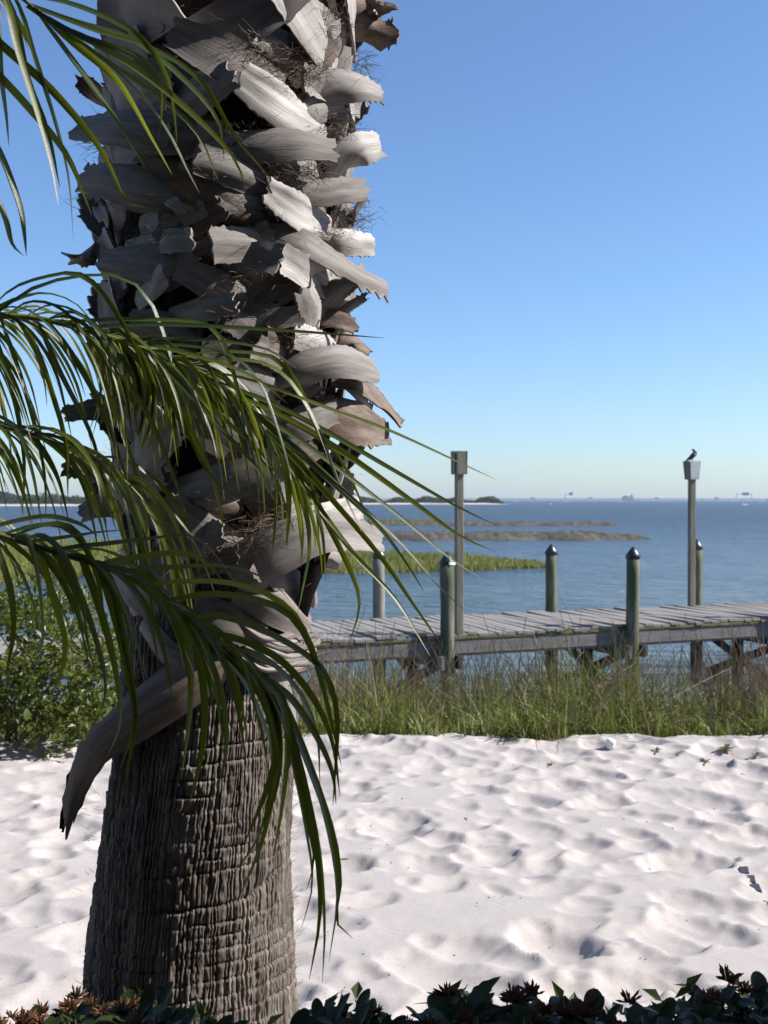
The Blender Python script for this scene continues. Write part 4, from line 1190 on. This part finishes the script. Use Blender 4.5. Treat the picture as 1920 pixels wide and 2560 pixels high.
# ------------------------------------------------------------------ clipped hedge in the foreground
hl = [leaf_mesh('leaf', .066, .036, M['hedge'], .18, .35), leaf_mesh('leaf', .056, .033, M['hedge'], .35, .2), leaf_mesh('leaf', .074, .038, M['hedge'], .1, .3), leaf_mesh('leaf', .048, .028, M['hedge'], .25, .5)]
big = leaf_mesh('leaf', .085, .038, M['hedge'], .35, .2, .09, 'ovate')
fl = None
def flower_mesh():
    q = MB()
    for k in range(34):
        d_ = Vector((random.gauss(0, .7), random.gauss(0, .7), random.uniform(.2, 1))).normalized()
        e = d_ * random.uniform(.010, .034); a = d_.orthogonal().normalized() * .0026; c_ = d_.cross(a)
        b = len(q.v)
        q.v += [Vector((0, 0, 0)), e * .75 + a, e, e * .75 - a, e * .7 + c_, e * .7 - c_]
        q.f += [(b, b + 1, b + 2, b + 3), (b, b + 4, b + 2, b + 5)]
    return mesh('flower_cluster', q.v, q.f, M['flower'])
fms = [flower_mesh() for _ in range(3)]
HY = 2.10
def hedge_top(px): return np.interp(px, [-300, 40, 130, 200, 300, 400, 480, 560, 700, 760, 830, 900, 960, 1060, 1110, 1200, 1270, 1310, 1380, 1480, 1540, 1600, 1660, 1720, 1850, 1920, 2300],
                                   [2580, 2580, 2560, 2540, 2535, 2540, 2560, 2610, 2630, 2560, 2535, 2535, 2570, 2585, 2530, 2530, 2545, 2510, 2525, 2540, 2555, 2575, 2545, 2520, 2500, 2490, 2480])
shr = [(-60, 'leftmost hedge shrub at the corner with rusty dried flower heads', 170, .95), (200, 'hedge shrub with rusty dried flowers in front of the left side of the trunk', 160, .8),
       (470, 'low dark hedge shrub in front of the middle of the trunk', 160, .35), (740, 'hedge shrub beside the right foot of the trunk', 150, .15),
       (1000, 'hedge shrub standing lowest between trunk and the serrated sprig', 140, .1), (1240, 'hedge shrub with a tall sprig of large serrated leaves', 150, .5),
       (1520, 'dark hedge shrub just right of the serrated sprig shrub', 150, .4), (1800, 'tallest dark hedge shrub in the lower right corner', 170, .4)]
HY0 = HY
for si, (pc, lab, half, fl_p) in enumerate(shr):
    HY = HY0 + (.38 if si < 2 else 0)
    base = P(pc, 2560, HY); g = empty('hedge_shrub', (base.x, HY, 0)); tag(g, lab, 'shrub', 'foreground hedge')
    stems = MB(); lv, lf = [], []; cnt = 0
    for k in range(32):
        pxk = pc + random.uniform(-half, half); yk = HY + random.uniform(-.20, .24)
        front = random.random() < .55
        ytop = float(hedge_top(pxk)) + random.uniform(0, 36) + (0 if front else random.uniform(0, 50))
        tip = P(pxk, ytop, yk); tip.z = min(tip.z, P(pxk, float(hedge_top(pxk)) + 12, HY).z + .02) - Vector((base.x, HY, 0)).z
        tl = Vector((tip.x - base.x, yk - HY, tip.z))
        stems.tube(spline([Vector((tl.x * .3, tl.y * .3, 0)), Vector((tl.x * .8, tl.y * .7, tl.z * .5)), tl], 5), [.006, .005, .004, .003, .002], 5, False)
        ax = Vector((random.gauss(0, .25), random.gauss(0, .25), 1)).normalized(); s_ = ax.orthogonal().normalized(); c_ = ax.cross(s_)
        nl = random.randint(7, 10)
        for j in range(nl):
            a = j * 2.4 + random.random() * .5; up = .72 - j * .11
            dd = (ax * up + (s_ * math.cos(a) + c_ * math.sin(a)) * .75).normalized()
            o = add('leaf', random.choice(hl), g, tl - ax * (.006 * j + .004)); o.rotation_euler = orient(dd, random.uniform(-.4, .4)); sc = random.uniform(.65, 1.05); o.scale = (sc, sc * random.uniform(.75, 1), sc); cnt += 1
        if random.random() < fl_p:
            o = add('flower_cluster', random.choice(fms), g, tl + ax * random.uniform(.012, .045)); sc = random.uniform(.7, 1.25); o.scale = (sc,) * 3; o.rotation_euler = (0, 0, random.random() * 6)
    if si == 5:
        for (a_, b_, L_) in ((1165, 2535, 0), ):
            tp = P(a_, b_, HY) - Vector((base.x, HY, 0))
            stems.tube(spline([Vector((tp.x * .5, 0, 0)), Vector((tp.x * .9, 0, tp.z * .6)), tp], 5), [.006, .005, .004, .004, .003], 5, False)
            for (ex, ez, sc) in ((-.085, .045, 1.15), (-.06, .01, .9), (.035, .07, 1.05), (.07, .035, .8), (.05, .09, .75), (-.02, .08, .8)):
                o = add('leaf', big, g, tp); o.rotation_euler = orient(Vector((ex, random.uniform(-.03, .02), ez)), 0.5); o.scale = (sc,) * 3
    stems.build('stems', M['twig'], g)
    for k in range(900):
        pxk = pc + random.uniform(-half * 1.05, half * 1.05); yk = HY + random.uniform(-.24, .26)
        zt = P(pxk, float(hedge_top(pxk)) + 48, HY).z
        p = Vector((P(pxk, 2500, HY).x - base.x, yk - HY, zt - .05 - random.random() ** 1.3 * .5))
        dd = Vector((random.gauss(0, 1), random.gauss(0, 1), random.gauss(.3, .7))).normalized(); mt = orient(dd, random.uniform(-.8, .8)).to_matrix(); b = len(lv)
        for q in ((0, 0, 0), (.025, -.013, .004), (.055, 0, -.008), (.025, .013, .004)): lv.append(p + mt @ Vector(q))
        lf.append((b, b + 1, b + 2, b + 3))
    o = add('inner_foliage', mesh('inner_foliage', lv, lf, M['hedge']), g); tag(o, kind='stuff')

# ------------------------------------------------------------------ board house added out of view to shade trunk front and hedge
M['blocker_board'] = mat('blocker_board', [(.09, .075, .06), (.14, .12, .10)], 3, 0.85, 0.3, 20, stretch=(1, 1, 8))
blocker = empty('added_blocker', (0, -1, 0)); tag(blocker, 'added dark board-sided house with a porch behind the viewer', 'blocker')
m_ = MB(); m_.box((-1, -.5, 4.2), (21, .2, 8.8)); m_.build('wall', M['blocker_board'], blocker)  # added wall out of view, shades trunk front and hedge
m_ = MB(); m_.box((5.4, .92, 2.35), (4.2, 4.9, 5.1)); m_.build('blocker_wing', M['blocker_board'], blocker)  # added and sized to throw shade over hedge and lower frond
m_ = MB(); m_.box((-1.5, 0.6, 3.35), (9.6, 2.0, .14)); m_.build('blocker_roof', M['blocker_board'], blocker)
m_ = MB(); m_.box((-1.5, 0.5, -.02), (9.4, 1.8, .12)); m_.build('blocker_floor', M['wood'], blocker)
for x in (-6, -3.2, 3.0):
    m_ = MB(); m_.box((x, 1.4, 1.66), (.12, .12, 3.2)); m_.build('blocker_post', M['blocker_board'], blocker)

# ------------------------------------------------------------------ small things lying on the sand
def ground_at(px, py):
    d = ray(px, py); t = 3.0
    while t < 12:
        p = Vector((0, 0, CAMZ)) + d * (t / d.y)
        if p.z <= gz_fine(p.x, p.y): break
        t += .02
    return p
scr = [((1860, 2182), .058, 'top'), ((1876, 2204), .062, 'middle'), ((1889, 2226), .066, 'lowest')]  # three flat dark blue-grey pieces laid in a row
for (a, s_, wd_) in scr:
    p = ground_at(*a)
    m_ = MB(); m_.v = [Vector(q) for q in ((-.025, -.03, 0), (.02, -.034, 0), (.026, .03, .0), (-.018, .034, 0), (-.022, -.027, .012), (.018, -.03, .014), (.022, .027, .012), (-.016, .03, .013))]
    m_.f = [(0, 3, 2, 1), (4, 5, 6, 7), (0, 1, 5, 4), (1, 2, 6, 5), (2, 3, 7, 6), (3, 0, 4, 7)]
    o = m_.build('flat_piece', M['blue_grey'], None, False, p + Vector((0, 0, .004))); o.rotation_euler = (R(12), R(-8), random.uniform(-.3, .3))
    tag(o, f'{wd_} of three small dark blue-grey flat pieces on the sand at the right edge', 'piece', 'dark flat pieces on the sand')
p = ground_at(1525, 1868)
m_ = MB(); m_.tube([(0, 0, 0), (0, 0, .02), (0, 0, .05), (.002, 0, .062)], [.026, .028, .033, .032], 12); o = m_.build('paper_cup', M['paper'], None, True, p - Vector((0, 0, .006)))
o.rotation_euler = (R(10), R(6), 0); tag(o, 'small white paper cup at the grass edge', 'cup')
sprs = [(1812, 1878, 9, .10, 'largest green weed sprout on the sand near the right edge'), (1765, 1905, 5, .06, 'small weed sprout on the sand left of the largest one'),
        (1690, 1890, 4, .06, 'tiny pinkish weed sprout on the sand below the white cup side of the grass'), (1890, 1890, 5, .06, 'weed sprout nearest the right edge of the picture'),
        (1378, 1912, 4, .05, 'tiny dry sprout alone on the sand in the middle distance'), (1640, 1880, 4, .06, 'weed sprout on the sand just below the grass, right of the white cup')]
for (x, y, k, s_, lab) in sprs:
    p = ground_at(x, y); g = empty('weed_sprout', p); tag(g, lab, 'weed', 'weed sprouts on the sand')
    for j in range(k):
        a = j * 2.4; dd = Vector((math.cos(a), math.sin(a), random.uniform(.3, 1.2)))
        o = add('leaf', bl[j % 3], g, (0, 0, .0)); o.rotation_euler = orient(dd); sc = s_ / .07 * random.uniform(.6, 1); o.scale = (sc, sc * .7, sc)
    st = MB(); st.tube([(0, 0, -.01), (.004, 0, s_ * .6)], [.003, .0015], 5); st.build('stem', M['twig'], g)
tws = [(1855, 1937, 'short dark twig on the sand below the weed sprouts at the right'), (1915, 2258, 'brown twig on the sand at the right edge below the blue-grey pieces'),
       (1500, 2318, 'twig on the sand near the bottom, above the dark hedge'), (1193, 2263, 'dark speck of twig on the sand in the middle foreground'),
       (1165, 2050, 'tiny twig on the sand in the middle distance, below the pier pile with a sticker'), (860, 2150, 'twig on the sand just right of the hanging frond tips'),
       (1625, 2175, 'tiny twig on the sand left of the blue-grey pieces')]
tv = MB(); tv.tube([(-.03, 0, .004), (0, .004, .008), (.03, 0, .004)], [.0022, .003, .0015], 5)
tme = mesh('dry_twig', tv.v, tv.f, M['twig'])
for (x, y, lab) in tws:
    p = ground_at(x, y); o = add('dry_twig', tme, None, p + Vector((0, 0, .002))); o.rotation_euler = (0, 0, random.uniform(0, 6)); sc = random.uniform(.4, .9); o.scale = (sc,) * 3
    tag(o, lab, 'twig', 'bits of twig on the sand')

lv, lf = [], []
for k in range(230):
    y = random.uniform(3.8, 8.0); x = random.uniform(-.36, .36) * y; z = gz_fine(x, y) + .002; sz = random.uniform(.0025, .009); a = random.random() * 6; b = len(lv)
    lv += [(x + math.cos(a) * sz, y + math.sin(a) * sz, z), (x - math.sin(a) * sz * .4, y + math.cos(a) * sz * .4, z), (x - math.cos(a) * sz, y - math.sin(a) * sz, z + .001), (x, y, z + sz * .6)]
    lf += [(b, b + 1, b + 3), (b + 1, b + 2, b + 3), (b + 2, b, b + 3)]
tag(add('sand_litter', mesh('sand_litter', lv, lf, M['twig'])), 'tiny dark flecks of plant litter scattered over the sand', 'litter', kind='stuff')
# ------------------------------------------------------------------ air
hz = MB(); hz.box((0, 1400, 9.0), (9000, 3000, 28.0))
hm = bpy.data.materials.new('haze'); hm.use_nodes = True
t = hm.node_tree; t.nodes.remove(t.nodes['Principled BSDF'])
pv = t.nodes.new('ShaderNodeVolumePrincipled'); pv.inputs['Color'].default_value = (.70, .84, 1, 1); pv.inputs['Density'].default_value = 0.00013
pv.inputs['Anisotropy'].default_value = 0.2
t.links.new(pv.outputs[0], t.nodes['Material Output'].inputs['Volume'])
HAZE = True
if HAZE:
    ho = hz.build('haze', hm); tag(ho, 'thin sea haze', kind='stuff')
